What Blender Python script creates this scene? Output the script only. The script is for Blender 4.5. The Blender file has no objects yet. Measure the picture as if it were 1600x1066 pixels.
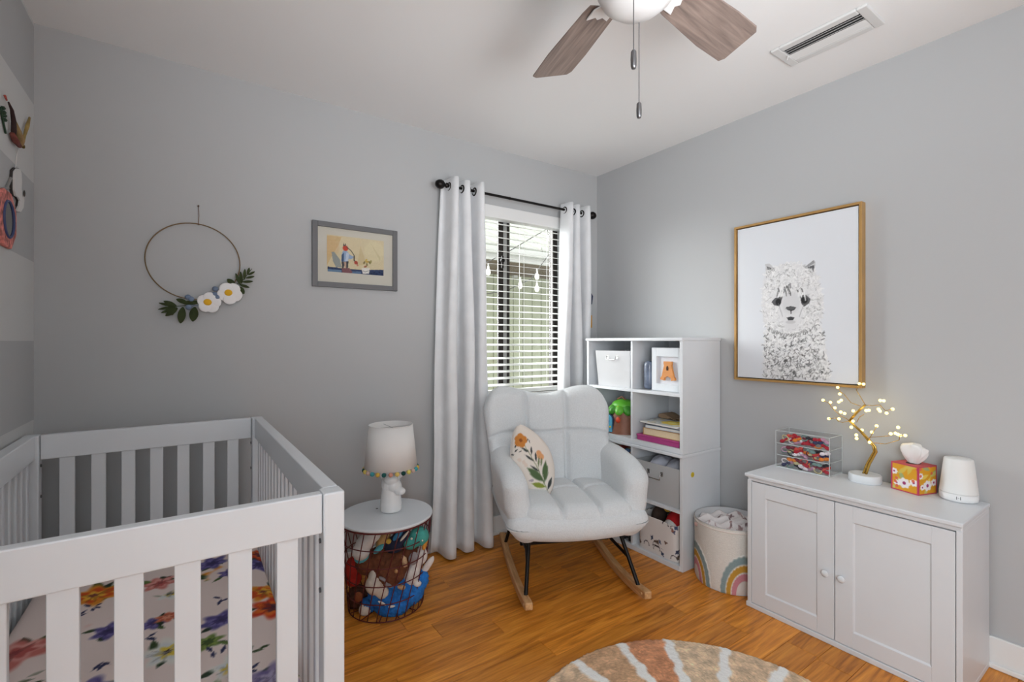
import bpy, math, random
import numpy as np
from mathutils import Vector, Matrix, Euler
random.seed(7); RNG = np.random.RandomState(11)
SC = bpy.context.scene
COL = SC.collection
R = math.radians

# ------------------------------------------------------------------ camera
FPX, YAW, HOR, CZ = 738.0, R(34.4), 533.5, 1.22          # focal length in px of a 1600x1066 frame
cam_data = bpy.data.cameras.new('camera'); cam = bpy.data.objects.new('camera', cam_data); COL.objects.link(cam)
cam.location = (0, 0, CZ); cam.rotation_euler = (R(90), 0, -YAW)
cam_data.sensor_width = 36; cam_data.lens = FPX / 1600 * 36; cam_data.clip_start = .02
cam_data.shift_y = (HOR - 533) / 1600
SC.camera = cam
FX, FY, RX, RY = math.sin(YAW), math.cos(YAW), math.cos(YAW), -math.sin(YAW)
def ray(u, v):
    a = (u - 800) / FPX
    return Vector((FX + a * RX, FY + a * RY, -(v - HOR) / FPX))
def on_z(u, v, z): d = ray(u, v); return Vector((0, 0, CZ)) + d * ((z - CZ) / d.z)
def on_x(u, v, x): d = ray(u, v); return Vector((0, 0, CZ)) + d * (x / d.x)
def on_y(u, v, y): d = ray(u, v); return Vector((0, 0, CZ)) + d * (y / d.y)

# ------------------------------------------------------------------ light, exposure
XL, XR, YB, YF, HC = -.49, 2.495, 2.53, -1.6, 2.44
W = bpy.data.worlds.new('sky'); SC.world = W; W.use_nodes = True
bg = W.node_tree.nodes['Background']
bg.inputs[0].default_value = (.92, .965, 1, 1); bg.inputs[1].default_value = 1.8
def area(name, loc, rot, sx, sy, power, color=(1, 1, 1)):
    l = bpy.data.lights.new(name, 'AREA'); l.shape = 'RECTANGLE'; l.size = sx; l.size_y = sy
    l.energy = power; l.color = color
    o = bpy.data.objects.new(name, l); COL.objects.link(o); o.location = loc; o.rotation_euler = rot
    return o
# daylight fill from an unseen window added in the left wall behind the camera
area('added_left_window_fill', (XL - .03, -.85, 1.45), (R(90), 0, R(-90)), 1.2, 1.5, 23, (.86, .942, 1))
# soft low sun through thin cloud, passing the corner of the neighbouring house into the window by the chair
sd_ = bpy.data.lights.new('hazy_sun', 'SUN'); sd_.energy = 11; sd_.angle = R(55); sd_.color = (.98, .99, 1)
sun = bpy.data.objects.new('hazy_sun', sd_); COL.objects.link(sun); sun.location = (-3, 8, 4); sun.rotation_euler = Vector((1, -1.05, -.68)).to_track_quat('-Z', 'Y').to_euler()
# photographer's flash beside the camera, tilted up and bounced off the ceiling
fl_ = bpy.data.lights.new('bounce_flash', 'SPOT'); fl_.energy = 84; fl_.spot_size = R(102); fl_.spot_blend = 1; fl_.shadow_soft_size = .45; fl_.color = (.93, .965, 1)
flo = bpy.data.objects.new('bounce_flash', fl_); COL.objects.link(flo); flo.location = (.85, -.3, 1.4); flo.rotation_euler = (Vector((1.3, 1.25, 2.44)) - flo.location).to_track_quat('-Z', 'Y').to_euler()
SC.view_settings.view_transform = 'Standard'; SC.view_settings.look = 'None'
SC.view_settings.exposure = 0.5; SC.view_settings.gamma = 1.0; SC.view_settings.use_curve_mapping = False

# ------------------------------------------------------------------ materials
def lin(c):
    out = []
    for x in c[:3]:
        x = x / 255.0
        out.append(x / 12.92 if x <= .04045 else ((x + .055) / 1.055) ** 2.4)
    return (*out, 1)
MATS = {}
def mat(name, rgb, rough=.5, metal=0, var=0, scale=20, bump=0, bscale=200, emit=None, estr=0, sheen=0, spec=.5, coat=0, trans=0, stretch=None):
    """procedural principled material: colour, optional noise variation and fine relief"""
    if name in MATS: return MATS[name]
    m = bpy.data.materials.new(name); m.use_nodes = True; nt = m.node_tree; b = nt.nodes['Principled BSDF']
    c = lin(rgb); b.inputs['Base Color'].default_value = c; b.inputs['Roughness'].default_value = rough
    b.inputs['Metallic'].default_value = metal; b.inputs['Specular IOR Level'].default_value = spec
    b.inputs['Coat Weight'].default_value = coat; b.inputs['Sheen Weight'].default_value = sheen
    b.inputs['Transmission Weight'].default_value = trans
    tc = nt.nodes.new('ShaderNodeTexCoord'); src = tc.outputs['Object']
    if stretch:
        mp = nt.nodes.new('ShaderNodeMapping'); mp.inputs['Scale'].default_value = stretch
        nt.links.new(src, mp.inputs[0]); src = mp.outputs[0]
    if var:
        n = nt.nodes.new('ShaderNodeTexNoise'); n.inputs['Scale'].default_value = scale; n.inputs['Detail'].default_value = 4
        nt.links.new(src, n.inputs['Vector'])
        r = nt.nodes.new('ShaderNodeValToRGB')
        r.color_ramp.elements[0].position = .3; r.color_ramp.elements[1].position = .7
        r.color_ramp.elements[0].color = (*[max(0, x * (1 - var)) for x in c[:3]], 1)
        r.color_ramp.elements[1].color = (*[min(1, x * (1 + var)) for x in c[:3]], 1)
        nt.links.new(n.outputs['Fac'], r.inputs[0]); nt.links.new(r.outputs[0], b.inputs['Base Color'])
    if bump:
        n = nt.nodes.new('ShaderNodeTexNoise'); n.inputs['Scale'].default_value = bscale; n.inputs['Detail'].default_value = 3
        nt.links.new(src, n.inputs['Vector'])
        bp = nt.nodes.new('ShaderNodeBump'); bp.inputs['Strength'].default_value = bump; bp.inputs['Distance'].default_value = .002
        nt.links.new(n.outputs['Fac'], bp.inputs['Height']); nt.links.new(bp.outputs[0], b.inputs['Normal'])
    if emit:
        b.inputs['Emission Color'].default_value = lin(emit); b.inputs['Emission Strength'].default_value = estr
    MATS[name] = m; return m
def printed(name, rough=.7, bump=0, bscale=300):
    if name in MATS: return MATS[name]
    m = bpy.data.materials.new(name); m.use_nodes = True; nt = m.node_tree; b = nt.nodes['Principled BSDF']
    a = nt.nodes.new('ShaderNodeAttribute'); a.attribute_name = 'Col'
    nt.links.new(a.outputs['Color'], b.inputs['Base Color']); b.inputs['Roughness'].default_value = rough
    b.inputs['Specular IOR Level'].default_value = .3
    if bump:
        n = nt.nodes.new('ShaderNodeTexNoise'); n.inputs['Scale'].default_value = bscale
        tc = nt.nodes.new('ShaderNodeTexCoord'); nt.links.new(tc.outputs['Object'], n.inputs['Vector'])
        bp = nt.nodes.new('ShaderNodeBump'); bp.inputs['Strength'].default_value = bump; bp.inputs['Distance'].default_value = .003
        nt.links.new(n.outputs['Fac'], bp.inputs['Height']); nt.links.new(bp.outputs[0], b.inputs['Normal'])
    MATS[name] = m; return m
def clear(name, tint=(1, 1, 1), gloss=.08, rough=.02):
    m = bpy.data.materials.new(name); m.use_nodes = True; nt = m.node_tree; nt.nodes.clear()
    o = nt.nodes.new('ShaderNodeOutputMaterial'); t = nt.nodes.new('ShaderNodeBsdfTransparent'); g = nt.nodes.new('ShaderNodeBsdfGlossy')
    t.inputs[0].default_value = (*tint, 1); g.inputs['Roughness'].default_value = rough
    lw = nt.nodes.new('ShaderNodeLayerWeight'); lw.inputs[0].default_value = .5
    pw_ = nt.nodes.new('ShaderNodeMath'); pw_.operation = 'POWER'; pw_.inputs[1].default_value = 4; nt.links.new(lw.outputs['Facing'], pw_.inputs[0])
    f = nt.nodes.new('ShaderNodeMath'); f.operation = 'MULTIPLY_ADD'; f.inputs[1].default_value = .6; f.inputs[2].default_value = .03; nt.links.new(pw_.outputs[0], f.inputs[0])
    mx = nt.nodes.new('ShaderNodeMixShader'); nt.links.new(f.outputs[0], mx.inputs[0]); nt.links.new(t.outputs[0], mx.inputs[1])
    nt.links.new(g.outputs[0], mx.inputs[2]); nt.links.new(mx.outputs[0], o.inputs[0]); MATS[name] = m; return m
def striped_wall():
    m = bpy.data.materials.new('striped_paint'); m.use_nodes = True; nt = m.node_tree; b = nt.nodes['Principled BSDF']
    g = nt.nodes.new('ShaderNodeNewGeometry'); sp = nt.nodes.new('ShaderNodeSeparateXYZ'); nt.links.new(g.outputs['Position'], sp.inputs[0])
    a = nt.nodes.new('ShaderNodeMath'); a.operation = 'MULTIPLY_ADD'; a.inputs[1].default_value = 1 / .6035; a.inputs[2].default_value = -.92 / .6035 + 4
    nt.links.new(sp.outputs['Z'], a.inputs[0])
    fr = nt.nodes.new('ShaderNodeMath'); fr.operation = 'FRACT'; nt.links.new(a.outputs[0], fr.inputs[0])
    gt = nt.nodes.new('ShaderNodeMath'); gt.operation = 'GREATER_THAN'; gt.inputs[1].default_value = .5; nt.links.new(fr.outputs[0], gt.inputs[0])
    mx = nt.nodes.new('ShaderNodeMix'); mx.data_type = 'RGBA'
    mx.inputs[6].default_value = lin((186, 187, 188)); mx.inputs[7].default_value = lin((210, 210, 209))
    nt.links.new(gt.outputs[0], mx.inputs[0]); nt.links.new(mx.outputs[2], b.inputs['Base Color']); b.inputs['Roughness'].default_value = .7
    return m
def wood_plank():
    m = bpy.data.materials.new('oak_floor'); m.use_nodes = True; nt = m.node_tree; b = nt.nodes['Principled BSDF']
    tc = nt.nodes.new('ShaderNodeTexCoord'); oi = nt.nodes.new('ShaderNodeObjectInfo')
    cb = nt.nodes.new('ShaderNodeCombineXYZ'); ml = nt.nodes.new('ShaderNodeMath'); ml.operation = 'MULTIPLY'; ml.inputs[1].default_value = 37
    nt.links.new(oi.outputs['Random'], ml.inputs[0]); nt.links.new(ml.outputs[0], cb.inputs[0]); nt.links.new(ml.outputs[0], cb.inputs[1])
    ad = nt.nodes.new('ShaderNodeVectorMath'); ad.operation = 'ADD'; nt.links.new(tc.outputs['Object'], ad.inputs[0]); nt.links.new(cb.outputs[0], ad.inputs[1])
    def noise(sc, sx, sy, det, dist):
        mp = nt.nodes.new('ShaderNodeMapping'); mp.inputs['Scale'].default_value = (sx, sy, 1); nt.links.new(ad.outputs[0], mp.inputs[0])
        n = nt.nodes.new('ShaderNodeTexNoise'); n.inputs['Scale'].default_value = sc; n.inputs['Detail'].default_value = det; n.inputs['Distortion'].default_value = dist
        nt.links.new(mp.outputs[0], n.inputs['Vector']); return n
    n1 = noise(4, .8, 9, 6, 1.2); n2 = noise(14, .5, 12, 3, .3)
    r = nt.nodes.new('ShaderNodeValToRGB'); e = r.color_ramp.elements
    e[0].position = .28; e[0].color = lin((166, 96, 28)); e[1].position = .74; e[1].color = lin((245, 166, 68))
    k = r.color_ramp.elements.new(.5); k.color = lin((218, 138, 48))
    nt.links.new(n1.outputs['Fac'], r.inputs[0])
    r2 = nt.nodes.new('ShaderNodeValToRGB'); r2.color_ramp.elements[0].position = .35; r2.color_ramp.elements[1].position = .6
    r2.color_ramp.elements[0].color = (.87, .84, .81, 1); r2.color_ramp.elements[1].color = (1, 1, 1, 1); nt.links.new(n2.outputs['Fac'], r2.inputs[0])
    mx = nt.nodes.new('ShaderNodeMix'); mx.data_type = 'RGBA'; mx.blend_type = 'MULTIPLY'; mx.inputs[0].default_value = 1
    nt.links.new(r.outputs[0], mx.inputs[6]); nt.links.new(r2.outputs[0], mx.inputs[7])
    hs = nt.nodes.new('ShaderNodeHueSaturation'); mr = nt.nodes.new('ShaderNodeMapRange'); mr.inputs[3].default_value = .84; mr.inputs[4].default_value = 1.14
    nt.links.new(oi.outputs['Random'], mr.inputs[0]); nt.links.new(mr.outputs[0], hs.inputs['Value']); nt.links.new(mx.outputs[2], hs.inputs['Color'])
    nt.links.new(hs.outputs[0], b.inputs['Base Color']); b.inputs['Roughness'].default_value = .32; b.inputs['Specular IOR Level'].default_value = .4
    return m
def grain(name, dark, light, axis, rough=.5, sc=6):
    m = bpy.data.materials.new(name); m.use_nodes = True; nt = m.node_tree; b = nt.nodes['Principled BSDF']
    tc = nt.nodes.new('ShaderNodeTexCoord'); mp = nt.nodes.new('ShaderNodeMapping'); s = [14, 14, 14]; s[axis] = 1; mp.inputs['Scale'].default_value = s
    n = nt.nodes.new('ShaderNodeTexNoise'); n.inputs['Scale'].default_value = sc; n.inputs['Detail'].default_value = 5; n.inputs['Distortion'].default_value = .6
    nt.links.new(tc.outputs['Object'], mp.inputs[0]); nt.links.new(mp.outputs[0], n.inputs['Vector'])
    r = nt.nodes.new('ShaderNodeValToRGB'); r.color_ramp.elements[0].position = .3; r.color_ramp.elements[1].position = .7
    r.color_ramp.elements[0].color = lin(dark); r.color_ramp.elements[1].color = lin(light)
    nt.links.new(n.outputs['Fac'], r.inputs[0]); nt.links.new(r.outputs[0], b.inputs['Base Color']); b.inputs['Roughness'].default_value = rough
    MATS[name] = m; return m
WALL = mat('grey_wall_paint', (184, 185, 186), .75, bump=.06, bscale=350)
CEIL = mat('ceiling_paint', (236, 236, 236), .85, bump=.12, bscale=260)
TRIM = mat('white_trim_paint', (232, 232, 231), .4)
WHITE = mat('white_lacquer', (225, 229, 233), .32, var=.02, scale=3)
WHITE2 = mat('white_laminate', (222, 225, 229), .38, var=.02, scale=4)
BLACK = mat('black_metal', (26, 22, 21), .38, .6)
BRONZE = mat('dark_bronze_frame', (40, 35, 32), .4, .4)
CHROME = mat('brushed_steel', (190, 190, 190), .25, 1)
FLOORM = wood_plank()

# ------------------------------------------------------------------ mesh helpers
class M:
    def __init__(s): s.v = []; s.f = []; s.c = None
    def add(s, vs, fs):
        n = len(s.v); s.v += [tuple(p) for p in vs]; s.f += [tuple(i + n for i in f) for f in fs]; return s
    def box(s, lo, hi, rot=None, about=None):
        x0, y0, z0 = lo; x1, y1, z1 = hi
        vs = [Vector(p) for p in ((x0, y0, z0), (x1, y0, z0), (x1, y1, z0), (x0, y1, z0), (x0, y0, z1), (x1, y0, z1), (x1, y1, z1), (x0, y1, z1))]
        if rot is not None:
            c = Vector(about) if about is not None else (Vector(lo) + Vector(hi)) / 2
            m = Euler(rot).to_matrix(); vs = [m @ (p - c) + c for p in vs]
        return s.add(vs, [(0, 3, 2, 1), (4, 5, 6, 7), (0, 1, 5, 4), (1, 2, 6, 5), (2, 3, 7, 6), (3, 0, 4, 7)])
    def tube(s, pts, r, n=8, closed=False, cap=True):
        pts = [Vector(p) for p in pts]; k = len(pts); rs = r if isinstance(r, (list, tuple)) else [r] * k
        rings = []; up = None
        for i, p in enumerate(pts):
            if closed: t = (pts[(i + 1) % k] - pts[i - 1])
            else: t = pts[min(i + 1, k - 1)] - pts[max(i - 1, 0)]
            t.normalize()
            if up is None:
                up = Vector((0, 0, 1)) if abs(t.z) < .9 else Vector((1, 0, 0))
            a = t.cross(up); 
            if a.length < 1e-6: a = t.orthogonal()
            a.normalize(); b = a.cross(t).normalized(); up = b
            rings.append([p + (a * math.cos(2 * math.pi * j / n) + b * math.sin(2 * math.pi * j / n)) * rs[i] for j in range(n)])
        vs = [q for ring in rings for q in ring]; fs = []
        for i in range(k if closed else k - 1):
            a0 = i * n; b0 = ((i + 1) % k) * n
            for j in range(n): fs.append((a0 + j, a0 + (j + 1) % n, b0 + (j + 1) % n, b0 + j))
        if not closed and cap: fs.append(tuple(range(n - 1, -1, -1))); fs.append(tuple((k - 1) * n + j for j in range(n)))
        return s.add(vs, fs)
    def lathe(s, prof, n=24, c=(0, 0, 0), axis='z', caps=True):
        vs = []; fs = []; k = len(prof)
        for r, z in prof:
            for j in range(n):
                a = 2 * math.pi * j / n; p = (r * math.cos(a), r * math.sin(a), z)
                if axis == 'x': p = (p[2], p[0], p[1])
                if axis == 'y': p = (p[0], p[2], p[1])
                vs.append((p[0] + c[0], p[1] + c[1], p[2] + c[2]))
        for i in range(k - 1):
            for j in range(n): fs.append((i * n + j, i * n + (j + 1) % n, (i + 1) * n + (j + 1) % n, (i + 1) * n + j))
        if caps and prof[0][0] > 1e-5: fs.append(tuple(range(n - 1, -1, -1)))
        if caps and prof[-1][0] > 1e-5: fs.append(tuple((k - 1) * n + j for j in range(n)))
        return s.add(vs, fs)
    def ball(s, c, rad, seg=16, rings=10, rot=(0, 0, 0)):
        if not isinstance(rad, (list, tuple)): rad = (rad,) * 3
        m = Euler(rot).to_matrix(); c = Vector(c); vs = [m @ Vector((0, 0, rad[2])) + c]; fs = []
        for i in range(1, rings):
            t = math.pi * i / rings
            for j in range(seg):
                a = 2 * math.pi * j / seg
                vs.append(m @ Vector((rad[0] * math.sin(t) * math.cos(a), rad[1] * math.sin(t) * math.sin(a), rad[2] * math.cos(t))) + c)
        vs.append(m @ Vector((0, 0, -rad[2])) + c); L = len(vs) - 1
        for j in range(seg): fs.append((0, 1 + j, 1 + (j + 1) % seg)); fs.append((L, L - seg + (j + 1) % seg, L - seg + j))
        for i in range(rings - 2):
            for j in range(seg):
                a = 1 + i * seg; fs.append((a + j, a + seg + j, a + seg + (j + 1) % seg, a + (j + 1) % seg))
        return s.add(vs, fs)
    def prism(s, pts, o, ax, ay, h):
        """polygon pts (2d) in the plane o + x*ax + y*ay, extruded by vector h"""
        o, ax, ay, h = Vector(o), Vector(ax), Vector(ay), Vector(h); n = len(pts)
        a = [o + ax * p[0] + ay * p[1] for p in pts]; b = [p + h for p in a]
        fs = [tuple(range(n)), tuple(range(2 * n - 1, n - 1, -1))] + [(i, i + n, (i + 1) % n + n, (i + 1) % n) for i in range(n)]
        return s.add(a + b, fs)
    def rbox(s, size, r, n=6, k=3, warp=None, c=(0, 0, 0)):
        """rounded box with a fine grid, optionally warped by warp(P)->P on an Nx3 array"""
        h = np.array(size, float) / 2; r = min(r, *(h * .999)); idx = {}; vs = []; fs = []
        def ax(i):
            a = h[i]; return np.unique(np.round(np.concatenate([-a + r * (1 - np.cos(np.linspace(0, math.pi / 2, k + 1))), np.linspace(-a + r, a - r, n + 1), a - r * (1 - np.cos(np.linspace(0, math.pi / 2, k + 1)))]), 7))
        A = [ax(0), ax(1), ax(2)]
        def vid(p):
            key = tuple(np.round(p, 6))
            if key not in idx: idx[key] = len(vs); vs.append(p)
            return idx[key]
        for d in range(3):
            e, f = (d + 1) % 3, (d + 2) % 3
            for sg in (-1, 1):
                for i in range(len(A[e]) - 1):
                    for j in range(len(A[f]) - 1):
                        q = []
                        for (ii, jj) in ((i, j), (i + 1, j), (i + 1, j + 1), (i, j + 1)):
                            p = [0, 0, 0]; p[d] = sg * h[d]; p[e] = A[e][ii]; p[f] = A[f][jj]; q.append(vid(p))
                        fs.append(tuple(q if sg > 0 else q[::-1]))
        P = np.array(vs, float); inner = np.clip(P, -(h - r), h - r); D = P - inner; L = np.linalg.norm(D, axis=1, keepdims=True); L[L == 0] = 1
        P = inner + D / L * r
        if warp is not None: P = warp(P)
        P = P + np.array(c); return s.add([tuple(p) for p in P], fs)
    def grid(s, P, close_u=False):
        """P: (ny,nx,3) array"""
        ny, nx, _ = P.shape; fs = []
        for j in range(ny - 1):
            for i in range(nx if close_u else nx - 1):
                i2 = (i + 1) % nx; fs.append((j * nx + i, j * nx + i2, (j + 1) * nx + i2, (j + 1) * nx + i))
        return s.add([tuple(p) for p in P.reshape(-1, 3)], fs)
    def build(s, name, m, parent=None, smooth=False, bevel=0, world=True, seg=2, colors=None, angle=40):
        vs = s.v; loc = None
        if parent is not None and world:
            l = parent['_o']; vs = [(p[0] - l[0], p[1] - l[1], p[2] - l[2]) for p in vs]
        elif parent is None:
            A = np.array(vs); lo, hi = A.min(0), A.max(0); loc = ((lo[0] + hi[0]) / 2, (lo[1] + hi[1]) / 2, lo[2]); vs = [tuple(p) for p in A - np.array(loc)]
        me = bpy.data.meshes.new(name); me.from_pydata(vs, [], s.f); me.update()
        if m is not None: me.materials.append(m)
        if smooth:
            me.polygons.foreach_set('use_smooth', [True] * len(me.polygons))
            if smooth == 'auto': me.set_sharp_from_angle(angle=R(angle))
        if colors is not None:
            a = me.color_attributes.new('Col', 'FLOAT_COLOR', 'POINT'); a.data.foreach_set('color', np.asarray(colors, dtype=np.float32).ravel())
        o = bpy.data.objects.new(name, me); COL.objects.link(o)
        if loc is not None: o.location = loc; o['_o'] = loc
        else:
            o.parent = parent; o['_o'] = parent['_o']
        if bevel:
            b = o.modifiers.new('bevel', 'BEVEL'); b.width = bevel; b.segments = seg; b.limit_method = 'ANGLE'; b.angle_limit = R(40)
        return o
def tag(o, label, cat, group=None, kind=None):
    if label: o['label'] = label
    if cat: o['category'] = cat
    if group: o['group'] = group
    if kind: o['kind'] = kind
    return o
def thing(name, label, cat, loc, group=None, rotz=0):
    o = bpy.data.objects.new(name, None); COL.objects.link(o); o.location = loc; o.rotation_euler = (0, 0, rotz); o.empty_display_size = .05
    o['_o'] = tuple(loc); return tag(o, label, cat, group)
def struct(o): o['kind'] = 'structure'; return o
def remesh(o, size, smooth=6, noise=0, nscale=.02):
    r = o.modifiers.new('weld', 'REMESH'); r.mode = 'VOXEL'; r.voxel_size = size; r.use_smooth_shade = True
    sm = o.modifiers.new('soften', 'SMOOTH'); sm.iterations = smooth; sm.factor = .5
    if noise:
        t = bpy.data.textures.new('fluff', 'CLOUDS'); t.noise_scale = nscale; t.noise_depth = 1
        d = o.modifiers.new('fluff', 'DISPLACE'); d.texture = t; d.strength = noise; d.texture_coords = 'LOCAL'
    return o

class Paint:
    """flat print sampled on the vertices of a fine grid (x right, y up, metres)"""
    def __init__(s, w, h, nx, ny, bgc):
        s.w, s.h, s.nx, s.ny = w, h, nx, ny
        s.xs = np.linspace(0, w, nx); s.ys = np.linspace(0, h, ny); s.X, s.Y = np.meshgrid(s.xs, s.ys); s.C = np.tile(np.array(bgc, float), (ny, nx, 1))
    def win(s, x0, x1, y0, y1):
        i0 = max(0, np.searchsorted(s.xs, x0) - 1); i1 = min(s.nx, np.searchsorted(s.xs, x1) + 1)
        j0 = max(0, np.searchsorted(s.ys, y0) - 1); j1 = min(s.ny, np.searchsorted(s.ys, y1) + 1)
        return slice(j0, j1), slice(i0, i1)
    def mix(s, w, mask, c): s.C[w] = s.C[w] * (1 - mask[..., None]) + np.array(c, float) * mask[..., None]
    def ell(s, x, y, rx, ry=None, a=0, c=(0, 0, 0), op=1, soft=.15, wob=0, k=5, ph=0):
        ry = ry or rx; m = max(rx, ry) * (1.3 + wob); w = s.win(x - m, x + m, y - m, y + m)
        dx, dy = s.X[w] - x, s.Y[w] - y; ca, sa = math.cos(a), math.sin(a); u, v = (dx * ca + dy * sa) / rx, (-dx * sa + dy * ca) / ry
        d = np.sqrt(u * u + v * v)
        if wob: d = d / (1 + wob * np.cos(k * np.arctan2(v, u) + ph))
        s.mix(w, np.clip((1 - d) / soft + .5, 0, 1) * op, c)
    def poly(s, pts, c, op=1):
        p = np.array(pts); w = s.win(p[:, 0].min(), p[:, 0].max(), p[:, 1].min(), p[:, 1].max()); X, Y = s.X[w], s.Y[w]; ins = np.zeros(X.shape, bool)
        for i in range(len(p)):
            x1, y1 = p[i]; x2, y2 = p[i - 1]
            if y1 == y2: continue
            ins ^= ((y1 > Y) != (y2 > Y)) & (X < (x2 - x1) * (Y - y1) / (y2 - y1) + x1)
        s.mix(w, ins * float(op), c)
    def line(s, pts, wd, c, op=1, taper=False):
        for i in range(len(pts) - 1):
            (x1, y1), (x2, y2) = pts[i], pts[i + 1]
            w = s.win(min(x1, x2) - wd, max(x1, x2) + wd, min(y1, y2) - wd, max(y1, y2) + wd); X, Y = s.X[w], s.Y[w]
            L = (x2 - x1) ** 2 + (y2 - y1) ** 2 + 1e-12; t = np.clip(((X - x1) * (x2 - x1) + (Y - y1) * (y2 - y1)) / L, 0, 1)
            d = np.hypot(X - x1 - t * (x2 - x1), Y - y1 - t * (y2 - y1)); ww = wd / 2
            if taper: ww = wd / 2 * np.sin(np.pi * np.clip(t, .02, .98)) + 1e-6
            s.mix(w, np.clip((ww - d) / (wd * .2) + .5, 0, 1) * op, c)
    def leaf(s, x, y, l, wd, a, c, op=1): s.line([(x, y), (x + l * math.cos(a), y + l * math.sin(a))], wd, c, op, True)
    def speckle(s, amt):
        s.C = s.C * (1 + amt * RNG.randn(s.ny, s.nx, 1))
    def colors(s):
        c = np.clip(s.C / 255., 0, 1); c = np.where(c <= .04045, c / 12.92, ((c + .055) / 1.055) ** 2.4)
        return np.concatenate([c, np.ones((s.ny, s.nx, 1))], 2)

# ------------------------------------------------------------------ the room
T = .12
floor = M().box((XL - T, YF - T, -.06), (XR + T, YB + T, -.012)).build('floor', mat('floor_gap', (60, 34, 16), .8)); struct(floor)
pw = .116; row = 0; y = YF
plank_meshes = {}
while y < YB - .01:
    y1 = min(y + pw, YB); x = XL - random.uniform(0, .9)
    while x < XR - .02:
        L = random.choice((.9, 1.2, 1.05, .75)); x0, x1 = max(x, XL), min(x + L, XR); x += L
        if x1 - x0 < .06: continue
        g = .0007
        M().box((x0 + g, y + g, -.012), (x1 - g, y1 - g, 0 - random.uniform(0, .0004))).build('plank', FLOORM, floor, bevel=.0008, seg=1)
    y = y1
struct(M().box((XL - T, YF - T, HC), (XR + T, YB + T, HC + .1)).build('ceiling', CEIL))
LY0, LY1, LZ0, LZ1 = -1.45, -.25, .7, 2.2  # opening for the added window that lets the fill light in
m = M(); m.box((XL - T, YF - T, 0), (XL, LY0, HC)); m.box((XL - T, LY1, 0), (XL, YB + T, HC)); m.box((XL - T, LY0, 0), (XL, LY1, LZ0)); m.box((XL - T, LY0, LZ1), (XL, LY1, HC))
struct(m.build('wall_left', striped_wall()))
struct(M().box((XR, YF - T, 0), (XR + T, YB + T, HC)).build('wall_right', WALL))
WX0, WX1, WZ0, WZ1 = 1.25, 2.165, .88, 2.06
m = M(); m.box((XL, YB, 0), (WX0, YB + T, HC)); m.box((WX1, YB, 0), (XR, YB + T, HC)); m.box((WX0, YB, 0), (WX1, YB + T, WZ0)); m.box((WX0, YB, WZ1), (WX1, YB + T, HC))
struct(m.build('wall_back', WALL))
struct(M().box((XL, YF - T, 0), (XR, YF, HC)).build('wall_front', WALL))
def board(name, lo, hi): struct(M().box(lo, hi).build(name, TRIM, bevel=.004))
board('baseboard_back', (XL, YB - .014, 0), (XR, YB, .115)); board('baseboard_right', (XR - .014, YF, 0), (XR, YB - .014, .115)); board('baseboard_left', (XL, YF, 0), (XL + .014, YB - .014, .115))
for nm, lo, hi in (('trim_1', (XR - .026, YF, 0), (XR - .014, YB - .014, .02)), ('trim_2', (XL + .014, YB - .026, 0), (XR - .026, YB - .014, .02))):
    struct(M().box(lo, hi).build(nm, TRIM, bevel=.005))
# casing of the added window in the left wall, unseen behind the camera
struct(M().box((XL, LY0 - .07, LZ0 - .07), (XL + .015, LY0, LZ1 + .07)).box((XL, LY1, LZ0 - .07), (XL + .015, LY1 + .07, LZ1 + .07)).box((XL, LY0, LZ1), (XL + .015, LY1, LZ1 + .07)).box((XL, LY0, LZ0 - .07), (XL + .015, LY1, LZ0)).build('added_window', TRIM, bevel=.003))

# the window beside the chair
GLASS = clear('window_glass', (.97, .98, .97))
wy = YB + .06
win = M(); win.box((WX0, wy, WZ0), (WX0 + .035, wy + .05, WZ1)); win.box((WX1 - .04, wy, WZ0), (WX1, wy + .05, WZ1)); win.box((WX0 + .035, wy, WZ0), (WX1 - .04, wy + .05, WZ0 + .022)); win.box((WX0 + .035, wy, WZ1 - .04), (WX1 - .04, wy + .05, WZ1))
win = struct(win.build('window_1', BRONZE, bevel=.003)); win['_o'] = tuple(win.location)
xm = on_y(790, 450, wy)[0]
for x0, x1, dy in ((xm - .052, xm - .014, .005), (xm + .018, xm + .052, .028)):
    M().box((x0, wy + dy, WZ0 + .04), (x1, wy + dy + .018, WZ1 - .04)).build('sash_stile', BRONZE, win, bevel=.002)
M().box((xm - .013, wy + .012, WZ0 + .04), (xm + .017, wy + .02, WZ1 - .04)).build('weather_strip', mat('grey_strip', (150, 150, 148), .6), win)
M().box((WX0 + .036, wy + .012, WZ0 + .04), (xm - .053, wy + .016, WZ1 - .04)).build('pane', GLASS, win)
M().box((xm + .053, wy + .034, WZ0 + .04), (WX1 - .041, wy + .038, WZ1 - .04)).build('pane', GLASS, win)
lm = M(); lz = on_y(787, 408, wy)[2]; lm.lathe([(.014, -.02), (.014, .0)], 12, (xm - .033, wy - .002, lz), 'y'); lm.box((xm - .04, wy - .018, lz - .05), (xm - .026, wy - .004, lz + .03)); lm.build('latch', BLACK, win, bevel=.002)
M().box((WX0 - .02, YB - .025, WZ0 - .025), (WX1 + .02, YB + .06, WZ0)).build('window_sill', TRIM, win, bevel=.004)

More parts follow.
